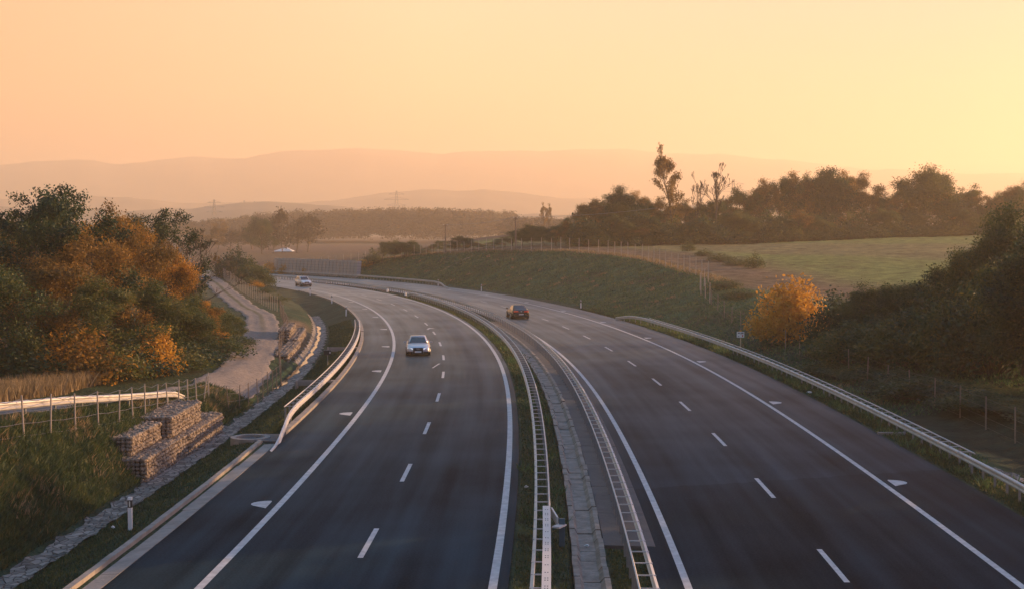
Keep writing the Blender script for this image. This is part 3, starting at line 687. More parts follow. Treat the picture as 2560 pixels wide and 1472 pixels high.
basket('lower stone basket at the near end of its row beside the ditch', 36.0, 43.2, -15.05, -16.6, -.75, .30)
basket('lower stone basket at the far end of its row beside the ditch', 43.25, 50.6, -14.95, -16.4, -.75, .30)
basket('upper sunlit stone basket set back from its neighbour, nearer the camera', 36.4, 41.0, -15.75, -16.9, .31, 1.10)
basket('upper sunlit stone basket standing proud of its neighbour, higher top', 41.4, 47.3, -15.35, -16.9, .31, 1.26)
basket('distant low stone basket along the ditch, nearest the earth patch', 84, 96, -15.9, -17.0, -.7, .35, .3, .5)
basket('distant low stone basket along the ditch, farther one', 96.3, 110, -16.1, -17.3, -.7, .45, .3, .5)
basket('distant upper stone basket with flat pale top', 98, 107, -16.9, -17.9, .45, 1.2, .3, .5)

# ------------------------------------------------------------------ manhole, inlet, drain gullies
r = empty('manhole', (*[float(k) for k in C(43.3, -12.15)], 0.0)); tag(r, 'round concrete manhole rim in the grass at the end of the gutter', 'manhole')
mb = MB(); n = 28; A_ = np.arange(n) * 2 * math.pi / n
for ra, rb, za, zb in ((.92, .92, -.3, .10), (.92, .66, .10, .10), (.66, .66, .10, -.25)):
    V = np.r_[np.c_[np.cos(A_) * ra, np.sin(A_) * ra, np.full(n, za)], np.c_[np.cos(A_) * rb, np.sin(A_) * rb, np.full(n, zb)]]; mb.add(V, [(i, (i + 1) % n, n + (i + 1) % n, n + i) for i in range(n)])
mb.build('rim', M_CONC, r); mb = MB(); mb.tube((0, 0, -.06), (0, 0, .0), .66, .66, 24); mb.build('cover', M_CONCD, r)
o = extr('gully_inlet', [(-10.7, .04), (-10.7, -.2), (-11.7, -.2), (-11.7, .07)], 42.25, 44.5, M_CONCD, ds=.8); tag(o, 'dark concrete inlet slab between the gutter end and the manhole', 'drain inlet')
for i, s_ in enumerate((67.1, 92)):
    o = MB(); x, y = C(s_, -11.9); h = head(s_)
    for k in (-.32, .32): x, y = C(s_ + k, -12.0); o.box((float(x), float(y), -.02), (2.6, .1, .3), -h)
    x, y = C(s_, -13.4); o.box((float(x), float(y), -.12), (.12, .9, .5), -h)
    x, y = C(s_, -10.95); o.box((float(x), float(y), .05), (.5, .5, .16), -h)
    o = o.build('drain_chute', M_CONC); tag(o, ('concrete drain chute crossing the left verge under the rail, nearer one', 'concrete drain chute crossing the left verge under the rail, farther one')[i], 'drain chute', 'drain chutes')

# ------------------------------------------------------------------ delineators
def delineator(loc, rz, label, face=-1):
    r = empty('delineator_post', loc, rz); tag(r, label, 'marker post', 'roadside delineator posts')
    mb = MB(); mb.box((0, 0, .33), (.13, .09, .86)); mb.build('body', M_WHITE, r)
    mb = MB(); mb.box((0, 0, .885), (.132, .092, .25)); mb.build('band', M_BLACK, r)
    mb = MB(); mb.box((0, 0, 1.055), (.13, .09, .09), tilt=(0.0, .2)); mb.build('cap', M_WHITE, r)
    for sg in (-1, 1): mb = MB(); mb.box((0, sg * .047, .885), (.045, .006, .18)); mb.build('reflector', mat('reflector', (.7, .7, .62), .2), r)
    return r
dl = [(24, -12.2, 'black and white marker post on the left verge nearest the camera, between kerb and ditch'), (137, -11.75, 'white marker post on the left verge just beyond the sunlit guard rail'), (163, -11.5, 'white marker post on the left verge, middle of the three distant ones'), (187, -11.4, 'white marker post on the left verge, farthest one'),
      (150, 18.95, 'marker post at the foot of the slope, nearest the start of the right guard rail'), (199, 19.1, 'marker post at the foot of the slope, middle one of three'), (219, 18.9, 'marker post at the foot of the slope, close to the far guard rail')]
for s_, t_, lb in dl: delineator(T3(s_, t_, 0.0), -head(s_), lb)
# small signs
r = empty('distance_sign', T3(92, 20.9)); tag(r, 'small white kilometre sign with dark and red print behind the right guard rail', 'road sign'); r.rotation_euler = (0, 0, -.1)
mb = MB(); mb.tube((0, 0, -.3), (0, 0, 1.62), .03, .03, 8); mb.build('pole', M_STEELD, r)
mb = MB(); mb.box((0, -.04, 1.60), (.62, .02, .48)); pl = mb.build('plate', M_WHITE, r)
mb = MB()
for x, w in ((-.19, .06), (-.11, .06), (-.03, .03), (.07, .06), (.15, .06), (.22, .05)): mb.box((x, -.053, 1.73), (w, .006, .10))
for x in (-.2, -.13): mb.box((x, -.053, 1.47), (.05, .006, .06))
mb.build('print', M_BLACK, pl); mb = MB(); mb.box((.17, -.053, 1.50), (.11, .006, .13)); mb.box((.09, -.053, 1.62), (.28, .006, .02)); mb.build('red_print', M_RED, pl)
r = empty('small_sign', T3(80, -12.6)); tag(r, 'small dark sign board seen from behind on the left verge', 'road sign')
mb = MB(); mb.tube((0, 0, -.3), (0, 0, 1.0), .03, .03, 8); mb.build('pole', M_STEELD, r); mb = MB(); mb.box((0, -.04, .95), (.52, .02, .36)); mb.build('plate', M_BLACK, r)
mb = MB(); mb.box((0, -.04, 1.14), (.56, .03, .02)); mb.box((.18, -.055, .95), (.10, .01, .14)); mb.build('frame', M_STEEL, r)
# litter
for i, (s_, t_, lb) in enumerate(((63.5, 18.75, 'crumpled white litter in the grass under the right guard rail'), (31.5, .75, 'scrap of white litter in the median grass'), (23, 2.75, 'white scrap lying in the concrete median drain'), (26, -13.4, 'pale scrap of litter between the ditch and the kerb'))):
    V0, Fc = ico(); mb = MB(); v = V0 * (.2, .14, .1) * (1 if i == 0 else .45); v += rng.uniform(-.03, .03, v.shape); mb.add(v, Fc); x, y, z = T3(s_, t_); z = max(z, -.33) if i == 2 else z
    o = mb.build('litter', M_WHITE); o.location = (x, y, z + .06); tag(o, lb, 'litter', 'scraps of litter')
x, y, z = T3(47, 18.9); o = MB(); o.box((0, 0, .06), (1.3, .28, .14)); o = o.build('concrete_block', M_CONC); o.location = (x, y, z); tag(o, 'pale concrete drain block lying under the right guard rail', 'concrete block')

# ------------------------------------------------------------------ far block wall
r = empty('block_wall', T3(258, 20.6)); tag(r, 'long grey stacked block retaining wall beyond the far right guard rail', 'wall')
mb = MB(); dk = MB()
for row in range(6):
    s_ = 258 + (row % 2) * 0.0
    while s_ < 290:
        x, y = C(s_ + .6, 20.6 + .06 * row); mb.box((float(x), float(y), ZR + .3 + .58 * row), (.9, 1.34, .54), -head(s_)); s_ += 1.45
    for q_ in np.arange(258.7, 290.5, 1.45): x, y = C(q_, 20.72 + .06 * row); dk.box((float(x), float(y), ZR + .29 + .58 * row), (.8, 1.5, .6), -head(q_))
attach(mb.build('block', mat('grey_blocks', (.40, .37, .36), .9, var=(.42, .38, .36), scale=1.2)), r); attach(dk.build('mortar', M_CONCD), r)

# ------------------------------------------------------------------ poles, pylons, shed
def utility_pole(px, d, h, label, arm=True):
    x, y, z = at(px, d); r = empty('utility_pole', (x, y, z)); tag(r, label, 'utility pole', 'wooden utility poles by the slope fence')
    mb = MB(); mb.tube((0, 0, -.4), (0, 0, h), .17, .12, 8); mb.build('pole', M_WOOD, r)
    mb = MB(); mb.box((0, 0, h - .25), (.9, .12, .12)); mb.build('crossarm', M_WOOD, r)
    for k in (-.35, .35): mb = MB(); mb.tube((k, 0, h - .19), (k, 0, h + .02), .04, .03, 6); mb.build('insulator', M_WHITE, r)
    return (x, y, z + h)
pA = utility_pole(1114, 268, 5.6, 'wooden utility pole beside the fence, shorter and farther one'); pB = utility_pole(1289, 246, 6.0, 'wooden utility pole beside the fence, taller and nearer one')
pC = (24.0, 225.0, 13.2)
for i, (a, b) in enumerate(((pA, pB), (pB, pC))):
    mb = MB(); P = [np.array(a) * (1 - u) + np.array(b) * u - (0, 0, .8 * 4 * u * (1 - u) * .5) for u in np.linspace(0, 1, 10)]
    mb.poly_tube(P, .025, 4); o = mb.build('overhead_wire', M_STEELD); tag(o, ('overhead wire strung between the two utility poles', 'overhead wire running from the nearer utility pole into the ridge trees')[i], 'cable', 'overhead wires')
def pylon(px, top, base, d, label):
    x = (px - 1280) / F * d; z1 = H_CAM + (572 - top) * d / F; z0 = min(-1.0, H_CAM + (572 - base) * d / F); h = z1 - z0
    r = empty('pylon', (x, d, z0)); tag(r, label, 'pylon', 'power pylons in the haze'); w = h * .09; mb = MB(); lv = np.linspace(0, 1, 9); cor = lambda u: [(sx * w * (1 - .88 * u), sy * w * (1 - .88 * u), u * h) for sx, sy in ((-1, -1), (1, -1), (1, 1), (-1, 1))]
    rad = d * .00012
    for a, b in zip(lv[:-1], lv[1:]):
        A1, B1 = cor(a), cor(b)
        for i in range(4): mb.tube(A1[i], B1[i], rad, rad, 4, False); mb.tube(A1[i], B1[(i + 1) % 4], rad * .7, rad * .7, 3, False); mb.tube(B1[i], B1[(i + 1) % 4], rad * .7, rad * .7, 3, False)
    mb.build('lattice_mast', M_STEELD, r); mb = MB()
    for u, wa in ((.70, .2), (.82, .26), (.93, .16)): mb.tube((-h * wa, 0, u * h), (h * wa, 0, u * h), rad, rad, 4); mb.tube((-h * wa, 0, u * h), (0, 0, (u + .05) * h), rad * .7, rad * .7, 3); mb.tube((h * wa, 0, u * h), (0, 0, (u + .05) * h), rad * .7, rad * .7, 3)
    mb.build('crossarm', M_STEELD, r)
pylon(537, 500, 585, 1200, 'tall hazy power pylon rising over the trees on the far left'); pylon(992, 478, 540, 1400, 'power pylon standing behind the long far wood')
pylon(612, 502, 560, 2000, 'faint thin power pylon just right of the tall hazy one'); pylon(638, 504, 560, 2100, 'faintest thin power pylon above the far left treeline'); pylon(1832, 450, 540, 900, 'small pylon top showing above the ridge trees beside the bare trees')
x, y, z = at(711, 560); r = empty('shed', (x, y, z - .4)); tag(r, 'low shed with a bright white roof in the far ploughed field', 'shed')
mb = MB(); mb.box((0, 0, .4), (6.6, 5, 1.2)); mb.build('wall', M_WALLF, r)
mb = MB(); V = [(-4.6, -3.2, .7), (4.0, -3.2, .7), (4.0, 3.2, .7), (-4.6, 3.2, .7), (1.2, 0, 2.3), (.4, 0, 2.3)]; mb.add(V, [(0, 1, 4, 5), (1, 2, 4), (2, 3, 5, 4), (3, 0, 5), (3, 2, 1, 0)]); mb.build('roof', M_ROOFW, r)
# ruined wall seen at the back edge of the field
x, y, z = at(2225, 318); r = MB()
for i in range(9): r.box((i * 2.1 - 8, random.uniform(-.3, .3), random.uniform(.2, .5)), (1.9, 1.2, random.uniform(.8, 1.5)), random.uniform(-.2, .2))
o = r.build('rubble_wall', M_STONE); o.location = (x, y, z); tag(o, 'low broken pale stone wall at the back edge of the right field', 'stone wall')

# ------------------------------------------------------------------ cars
def loft(secs):
    mb = MB(); n = len(secs[0]); V = [v for s in secs for v in s]; f = []
    for i in range(len(secs) - 1):
        for c in range(n): f.append((i * n + c, i * n + (c + 1) % n, (i + 1) * n + (c + 1) % n, (i + 1) * n + c))
    f += [tuple(range(n - 1, -1, -1)), tuple(range(len(V) - n, len(V)))]; mb.add(V, f); return mb
def car(name, label, loc, rz, paint, kind, group='cars on the motorway'):
    """local +y = forward"""
    r = empty(name, loc, rz); tag(r, label, 'car', group)
    if kind == 'suv': st_ = [(2.28, .68, .62, .34), (2.18, .84, .86, .28), (1.9, .92, 1.0, .26), (1.05, .95, 1.10, .28), (0, .96, 1.10, .28), (-1.3, .96, 1.12, .28), (-2.0, .94, 1.12, .3), (-2.22, .88, 1.06, .34), (-2.3, .74, .8, .4)]; gh = (1.02, -2.05, .25, -1.75, .84, .66, 1.10, 1.66)
    elif kind == 'hatch': st_ = [(2.3, .66, .50, .3), (2.18, .84, .68, .22), (1.9, .91, .78, .2), (1.05, .94, .92, .2), (0, .94, .95, .2), (-1.3, .94, .99, .2), (-1.95, .92, 1.03, .2), (-2.25, .86, .98, .24), (-2.34, .76, .72, .3)]; gh = (1.0, -2.05, .2, -1.15, .82, .60, .94, 1.43)
    else: st_ = [(2.33, .68, .50, .3), (2.2, .84, .66, .22), (1.9, .91, .77, .2), (1.05, .94, .90, .2), (0, .94, .93, .2), (-1.3, .94, .96, .2), (-1.95, .91, .97, .2), (-2.22, .85, .93, .24), (-2.32, .74, .70, .3)]; gh = (1.05, -1.85, .2, -.95, .82, .60, .92, 1.38)
    secs = []
    for y, w, zt, zb in st_:
        hz = [(-.9, 0), (-1, .13), (-1, .5), (-.97, .84), (-.86, 1), (-.4, 1.03), (.4, 1.03), (.86, 1), (.97, .84), (1, .5), (1, .13), (.9, 0)]
        secs.append([(a * w, y, zb + b * (zt - zb)) for a, b in hz])
    mb = loft(secs); body = mb.build('body', paint, r, True); md = body.modifiers.new('s', 'SUBSURF'); md.levels = md.render_levels = 1
    y0, y1, y2, y3, wb, wr_, zb, zt = gh
    secs = []
    for u, in ((0,), (.5,), (1,)):
        w = wb + (wr_ - wb) * u ** 1.1; a = y0 + (y2 - y0) * u; b_ = y1 + (y3 - y1) * u; z = zb - .06 + (zt - zb + .03) * u
        secs.append([(-w, b_ + .12, z), (-w, a - .18, z), (-w * .8, a, z), (w * .8, a, z), (w, a - .18, z), (w, b_ + .12, z), (w * .8, b_, z), (-w * .8, b_, z)][::-1])
    ro = secs[-1]; secs.append([(x * .9, y * .95 + .02, z + .035) for x, y, z in ro])
    cab = loft(secs).build('roof', paint, r, True)
    def L2(p, q, u): return tuple(p[i] + (q[i] - p[i]) * u for i in range(3))
    def panel(nm, lo, hi, outv, m, u0=.14, u1=.93, side=.06):
        a, b_, c, d = L2(lo[0], hi[0], u0), L2(lo[1], hi[1], u0), L2(lo[1], hi[1], u1), L2(lo[0], hi[0], u1)
        a, b_ = L2(a, b_, side), L2(a, b_, 1 - side); d, c = L2(d, c, side), L2(d, c, 1 - side)
        o_ = np.array(outv) * .012; V = [tuple(np.array(p) + o_) for p in (a, b_, c, d)]; V += [tuple(np.array(p) - o_ * .3) for p in (a, b_, c, d)]
        q = MB(); q.add(V, [(0, 1, 2, 3), (4, 7, 6, 5), (0, 4, 5, 1), (1, 5, 6, 2), (2, 6, 7, 3), (3, 7, 4, 0)]); q.build(nm, m, r)
    lo_, hi_ = secs[0][::-1], secs[2][::-1]
    panel('windscreen', (lo_[2], lo_[3]), (hi_[2], hi_[3]), (0, .8, .6), M_GLASSC, side=-.02)
    panel('rear_window', (lo_[6], lo_[7]), (hi_[6], hi_[7]), (0, -.8, .6), M_GLASSC, side=.02)
    panel('side_window', (lo_[0], lo_[1]), (hi_[0], hi_[1]), (-.9, 0, .4), M_GLASSC); panel('side_window', (lo_[4], lo_[5]), (hi_[4], hi_[5]), (.9, 0, .4), M_GLASSC)
    for sx in (-1, 1):
        for y in (1.42, -1.40):
            rad = .38 if kind == 'suv' else .335
            mb = MB(); mb.tube((sx * .72, y, rad), (sx * .955, y, rad), rad, rad, 20); w = mb.build('wheel', M_TYRE, r)
            mb = MB(); mb.tube((sx * .955, y, rad), (sx * .968, y, rad), rad * .66, rad * .6, 12); mb.build('rim', M_RIM, w)
        mb = MB(); mb.box((sx * 1.02, .80, zb + .06), (.20, .10, .13)); mb.box((sx * .93, .78, zb), (.1, .05, .04)); mb.build('mirror', paint if kind != 'sedan' else M_STEEL, r)
    zf = st_[1][2]; yf = st_[0][0] + .0; yb = st_[-1][0]
    # front
    for sx in (-1, 1):
        mb = MB(); z = zf - .06; V = [(sx * .40, yf - .03, z - .10), (sx * .80, yf - .22, z - .06), (sx * .84, yf - .26, z + .05), (sx * .44, yf - .06, z + .01)]; V = V + [(x, y + .035, zz) for x, y, zz in V]
        mb.add(V, [(0, 1, 2, 3), (7, 6, 5, 4), (0, 4, 5, 1), (1, 5, 6, 2), (2, 6, 7, 3), (3, 7, 4, 0)]); mb.build('headlight', M_LAMP, r)
        mb = MB(); mb.box((sx * .63, yf - .055, zf - .36), (.36, .12, .12), -sx * .28); mb.build('air_intake', M_BLACK, r)
    mb = MB(); mb.box((0, yf + .0, zf - .24), (.76, .09, .46 if kind != 'suv' else .32), taper=1.0); mb.build('grille', M_BLACK, r)
    mb = MB(); mb.box((0, yf + .045, zf - .32), (.50, .02, .11)); mb.build('number_plate', M_WHITE, r)
    if kind == 'sedan':
        mb = MB()
        for i in range(4):
            A_ = np.arange(10) * 2 * math.pi / 10; P = [(-.105 + i * .07 + .048 * math.cos(a), yf + .045, zf - .12 + .048 * math.sin(a)) for a in A_]; mb.poly_tube(P + P[:1], .007, 4)
        mb.build('badge', M_STEEL, r)
    mb = MB(); mb.box((0, yf - .02, st_[0][3] + .02), (1.3, .1, .06)); mb.build('front_lip', M_BLACK, r)
    mb = MB(); mb.box((0, 0, .22), (1.62, 4.2, .16)); mb.build('underbody', M_BLACK, r)
    # rear
    zr = st_[-2][2]
    for sx in (-1, 1):
        mb = MB(); mb.box((sx * .55, yb - .0, zr - .16), (.50, .09, .13), sx * .22); mb.build('tail_light', M_REDL, r)
    mb = MB(); mb.box((0, yb - .06, zr - .48), (.50, .02, .11)); pl = mb.build('number_plate', M_WHITE, r)
    mb = MB(); mb.box((0, yb - .02, .36), (1.45, .12, .20)); mb.build('rear_bumper', M_BLACK, r)
    if kind == 'hatch': mb = MB(); mb.tube((0, yb - .04, zr - .16), (0, yb - .07, zr - .16), .06, .06, 10); mb.build('badge', M_STEEL, r)
    return r
M_LAMP = mat('lamp_glass', (.85, .85, .9), .1, 0, coat=1); M_LAMP.node_tree.nodes['Principled BSDF'].inputs['Emission Color'].default_value = (1, .95, .95, 1); M_LAMP.node_tree.nodes['Principled BSDF'].inputs['Emission Strength'].default_value = .22
M_REDL.node_tree.nodes['Principled BSDF'].inputs['Emission Color'].default_value = (1, .10, .04, 1); M_REDL.node_tree.nodes['Principled BSDF'].inputs['Emission Strength'].default_value = .05
P_SILVER = mat('silver_paint', (.50, .51, .56), .3, .35, coat=.6); P_WHITE = mat('pearl_white_paint', (.72, .70, .68), .25, .1, coat=1.0); P_BLACK = mat('black_paint', (.004, .005, .006), .22, .0, coat=.2)
def carat(s, t, z, away): x, y = C(s, t); return (float(x), float(y), z + .01), -head(s) + (0 if away else math.pi)
l_, z_ = carat(87.4, -6.05, 0, False); car('sedan', 'silver saloon car driving toward the camera in the left carriageway', l_, z_, P_SILVER, 'sedan')
l_, z_ = carat(218.4, -5.95, 0, False); car('suv', 'small distant white sport utility vehicle approaching on the left carriageway', l_, z_, P_WHITE, 'suv')
l_, z_ = carat(134.4, 7.6, ZR, True); o = car('hatchback', 'black car with red tail lights driving away on the right carriageway', l_, z_, P_BLACK, 'hatch'); o.scale = (1.07, 1.03, 1.06)

# ------------------------------------------------------------------ trees
L_GREEN = leaf_mat('leaves_dark_green', [(.010, .033, .020), (.022, .055, .026), (.045, .085, .028), (.10, .12, .03)], .35)
L_OLIVE = leaf_mat('leaves_olive_brown', [(.02, .045, .018), (.048, .08, .024), (.09, .115, .028), (.17, .15, .035)], .4)
L_ORANGE = leaf_mat('leaves_orange', [(.07, .055, .018), (.18, .11, .026), (.46, .23, .036), (.74, .40, .06)], .52)
L_YELLOW = leaf_mat('leaves_yellow', [(.16, .12, .02), (.38, .20, .03), (.55, .28, .035), (.62, .36, .05)], .45)
L_RUST = leaf_mat('leaves_rust', [(.05, .045, .018), (.13, .09, .025), (.26, .15, .035), (.42, .24, .05)], .45)
L_FAR = leaf_mat('leaves_far', [(.04, .035, .02), (.07, .055, .025), (.10, .07, .03)], .3)
def leaves(P, per, spread, size, m, sd, flat=.8):
    g = np.random.default_rng(sd); P = np.repeat(P, per, 0); P = P + g.normal(0, 1, P.shape) * spread * (1, 1, flat)
    a = g.normal(0, 1, P.shape); a /= np.linalg.norm(a, axis=1)[:, None]; b = g.normal(0, 1, P.shape); b -= (a * b).sum(1)[:, None] * a; b /= np.linalg.norm(b, axis=1)[:, None]
    s = size * g.uniform(.55, 1.3, (len(P), 1)); V = np.stack([P - a * s, P - b * s * .55, P + a * s, P + b * s * .55], 1); return V
def skeleton(H, W_, sd, trunk_r=.16, clear=.25, depth=4, spreadk=1.0, upk=.35, limbs=7, rmin=.008, up=.45, dens=1, full=False):
    g = random.Random(sd); mb = MB(); tips = []
    def grow(p, d, L, r, dep):
        n = 3; q = np.array(p, float); d = np.array(d, float)
        for i in range(n):
            d = d + np.array([g.gauss(0, .16), g.gauss(0, .16), g.gauss(.03, .10)]); d /= np.linalg.norm(d)
            e = q + d * L / n; r2 = r * (.86 if i < n - 1 else .72); r2 = max(r2, rmin * .8); mb.tube(q, e, r, r2, 6 if dep < 2 else (4 if dep < 3 else 3), False); q = e; r = r2
            if dep >= 2: tips.append((q.copy(), dep))
        if dep < depth:
            for k in range(g.choice((2, 3)) if dep > 0 else 3):
                a = g.uniform(0, 6.283); sp = g.uniform(.45, .95) * spreadk
                nd = d + np.array([math.cos(a) * sp, math.sin(a) * sp, g.uniform(-.1, upk)]); nd /= np.linalg.norm(nd)
                grow(q, nd, L * g.uniform(.62, .82), max(r * .72, rmin), dep + 1)
    # leader
    zc = H * clear; p = np.array([0, 0, -.3]); d = np.array([0, 0, 1.]); r = trunk_r; N_ = 8
    pts = [p]
    for i in range(N_):
        d = d + np.array([g.gauss(0, .07), g.gauss(0, .07), 0]); d /= np.linalg.norm(d); e = p + d * (H * .82 + .3) / N_; mb.tube(p, e, r, r * .86, 7, False); p = e; r *= .86; pts.append(p)
    for k in range(limbs):
        u = clear + (.97 - clear) * (k + .5) / limbs; i = min(int(u * N_), N_ - 1); b = pts[i] + (pts[i + 1] - pts[i]) * (u * N_ - i)
        a = k * 2.4 + g.uniform(-.5, .5); prof = math.sin(min(1, (u - clear) / (1 - clear) * .8 + .25) * math.pi) ** .6
        dd_ = np.array([math.cos(a) * spreadk, math.sin(a) * spreadk, up + .5 * u]); dd_ /= np.linalg.norm(dd_)
        grow(b, dd_, W_ * .26 * (1.05 if full else prof * .8 + .3), trunk_r * .42 * (1.1 - u * .6), 1)
    grow(pts[-1], (0, 0, 1), H * .12, trunk_r * .25, 2)
    return mb, tips
def proto(kind, sd, lm, H=10, W_=7, per=16, spread=.42, size=.13, **kw):
    mb, tips = skeleton(H, W_, sd, **kw)
    o = mb.build('trunk', M_BARK); tm = o.data; bpy.data.objects.remove(o)
    P = np.array([p for p, dp in tips if dp >= 2]); 
    zt = P[:, 2].max(); cm = None
    if per > 0:
        g = np.random.default_rng(sd); keep = g.random(len(P)) < kw.get('dens', 1.0)
        V = leaves(P, per, spread, size, lm, sd); V = V[V[:, :, 2].min(1) > .05]; cm = quads_mesh('crown', V, lm); zt = np.percentile(V[:, :, 2], 99.8)
    w = np.percentile(np.abs(P[:, :2]), 97) * 2
    return dict(t=tm, c=cm, h=float(zt), w=float(w) + spread * 1.4, k=kind)
def shrub(kind, sd, lm, per=26, size=.11, n=75, spread=.28):
    g = random.Random(sd); mb = MB(); P = []
    for i in range(n):
        a = g.uniform(0, 6.283); rr_ = math.sqrt(g.random()) * 1.5; zz = 2.6 * (1 - (rr_ / 1.75) ** 2) * g.uniform(.25, 1.08)
        e = np.array([math.cos(a) * rr_, math.sin(a) * rr_, zz]); P.append(e)
        if i % 3 == 0:
            b = np.array([e[0] * .15, e[1] * .15, -.1]); m_ = (b + e) / 2 + (0, 0, .15); mb.tube(b, m_, .03, .02, 4, False); mb.tube(m_, e, .02, .008, 3, False)
    o = mb.build('trunk', M_BARK); tm = o.data; bpy.data.objects.remove(o)
    V = leaves(np.array(P), per, spread, size, lm, sd, 1.0); V = V[V[:, :, 2].min(1) > -.05]
    return dict(t=tm, c=quads_mesh('crown', V, lm), h=float(np.percentile(V[:, :, 2], 99.8)), w=3.2, k=kind)
PR = {
 'green': [proto('green', 11, L_GREEN, per=26, spread=.24, size=.10, full=True, W_=9, limbs=7, clear=.32, up=.6, rmin=.014), proto('green', 14, L_GREEN, per=24, spread=.24, size=.10, full=True, W_=8, limbs=8, clear=.3, up=.7, rmin=.014)],
 'orange': [proto('orange', 21, L_ORANGE, per=26, spread=.27, size=.09, limbs=9), proto('orange', 22, L_ORANGE, per=26, spread=.27, size=.09, limbs=10, W_=8), proto('orange', 23, L_ORANGE, per=26, spread=.27, size=.09, limbs=11, clear=.12)],
 'olive': [proto('olive', 31, L_OLIVE, per=25, size=.105, limbs=9, clear=.12), proto('olive', 32, L_OLIVE, per=25, size=.105, limbs=11, clear=.1), proto('olive', 33, L_OLIVE, per=25, size=.105, limbs=8, clear=.2)],
 'rust': [proto('rust', 41, L_RUST, per=18, spread=.34, size=.10, limbs=10, clear=.12), proto('rust', 42, L_RUST, per=18, spread=.34, size=.10, limbs=9, clear=.2)],
 'dense': [proto('dense', 61, L_GREEN, per=34, spread=.5, size=.11, limbs=14, clear=.05, up=.7), proto('dense', 62, L_OLIVE, per=34, spread=.5, size=.11, limbs=14, clear=.05, up=.8)],
 'sparse': [proto('sparse', 71, L_RUST, W_=5, per=14, spread=.22, size=.12, limbs=13, spreadk=.75, depth=3, trunk_r=.16, rmin=.03, up=.8)],
 'bare': [proto('bare', 51, None, per=0, depth=5, limbs=9, trunk_r=.17, upk=.6, spreadk=.8, W_=7, rmin=.016), proto('bare', 52, None, per=0, depth=5, limbs=8, trunk_r=.22, upk=.8, spreadk=.6, W_=6, rmin=.034, up=1.0), proto('bare', 53, None, per=0, depth=5, limbs=8, trunk_r=.20, upk=.8, spreadk=.6, W_=5, rmin=.03, up=1.0)],
 'thin': [proto('thin', 55, L_RUST, per=5, spread=.3, size=.11, depth=5, limbs=9, trunk_r=.15, upk=.6, W_=6, clear=.12, rmin=.02, up=.8), proto('thin', 56, L_OLIVE, per=7, spread=.3, size=.11, depth=4, limbs=10, trunk_r=.15, upk=.6, W_=6, clear=.12, rmin=.02, up=.8)],
 'far': [proto('far', 81, L_FAR, per=7, spread=.6, size=.30, limbs=9, clear=.12, depth=3), proto('far', 82, L_FAR, per=7, spread=.6, size=.30, limbs=10, clear=.1, depth=3)],
 'sgreen': [shrub('sgreen', 91, L_GREEN), shrub('sgreen', 92, L_OLIVE)],
 'syellow': [shrub('syellow', 95, L_YELLOW, per=44, n=150, size=.085, spread=.22)],
 'dome': [shrub('dome', 96, L_GREEN, per=44, n=150, size=.085, spread=.22), shrub('dome', 97, L_OLIVE, per=44, n=150, size=.085, spread=.22)],
 'sorange': [shrub('sorange', 93, L_ORANGE), shrub('sorange', 94, L_YELLOW)],
}
TOT = {}
def plant(kind, x, y, h, w, label, cat='tree', group=None, var=None, name=None):
    L_ = PR[kind]; p = L_[random.randrange(len(L_)) if var is None else var % len(L_)]; z = tz(x, y)
    nm = name or ('shrub' if kind[0] == 's' and kind != 'sparse' else 'tree')
    r = empty(nm, (x, y, z), random.uniform(0, 6.283)); tag(r, label, cat, group)
    sz = h / p['h']; sw = w / p['w']; r.scale = (sw, sw, sz)
    o = bpy.data.objects.new('trunk', p['t']); COL.objects.link(o); o.parent = r
    if p['c']: o = bpy.data.objects.new('crown', p['c']); COL.objects.link(o); o.parent = r
    return r
def ptree(kind, px, d, top, w, label, **kw):
    x, y, z = at(px, d); h = H_CAM + (572 - top) * d / F - z; return plant(kind, x, y, h, w, label, **kw)
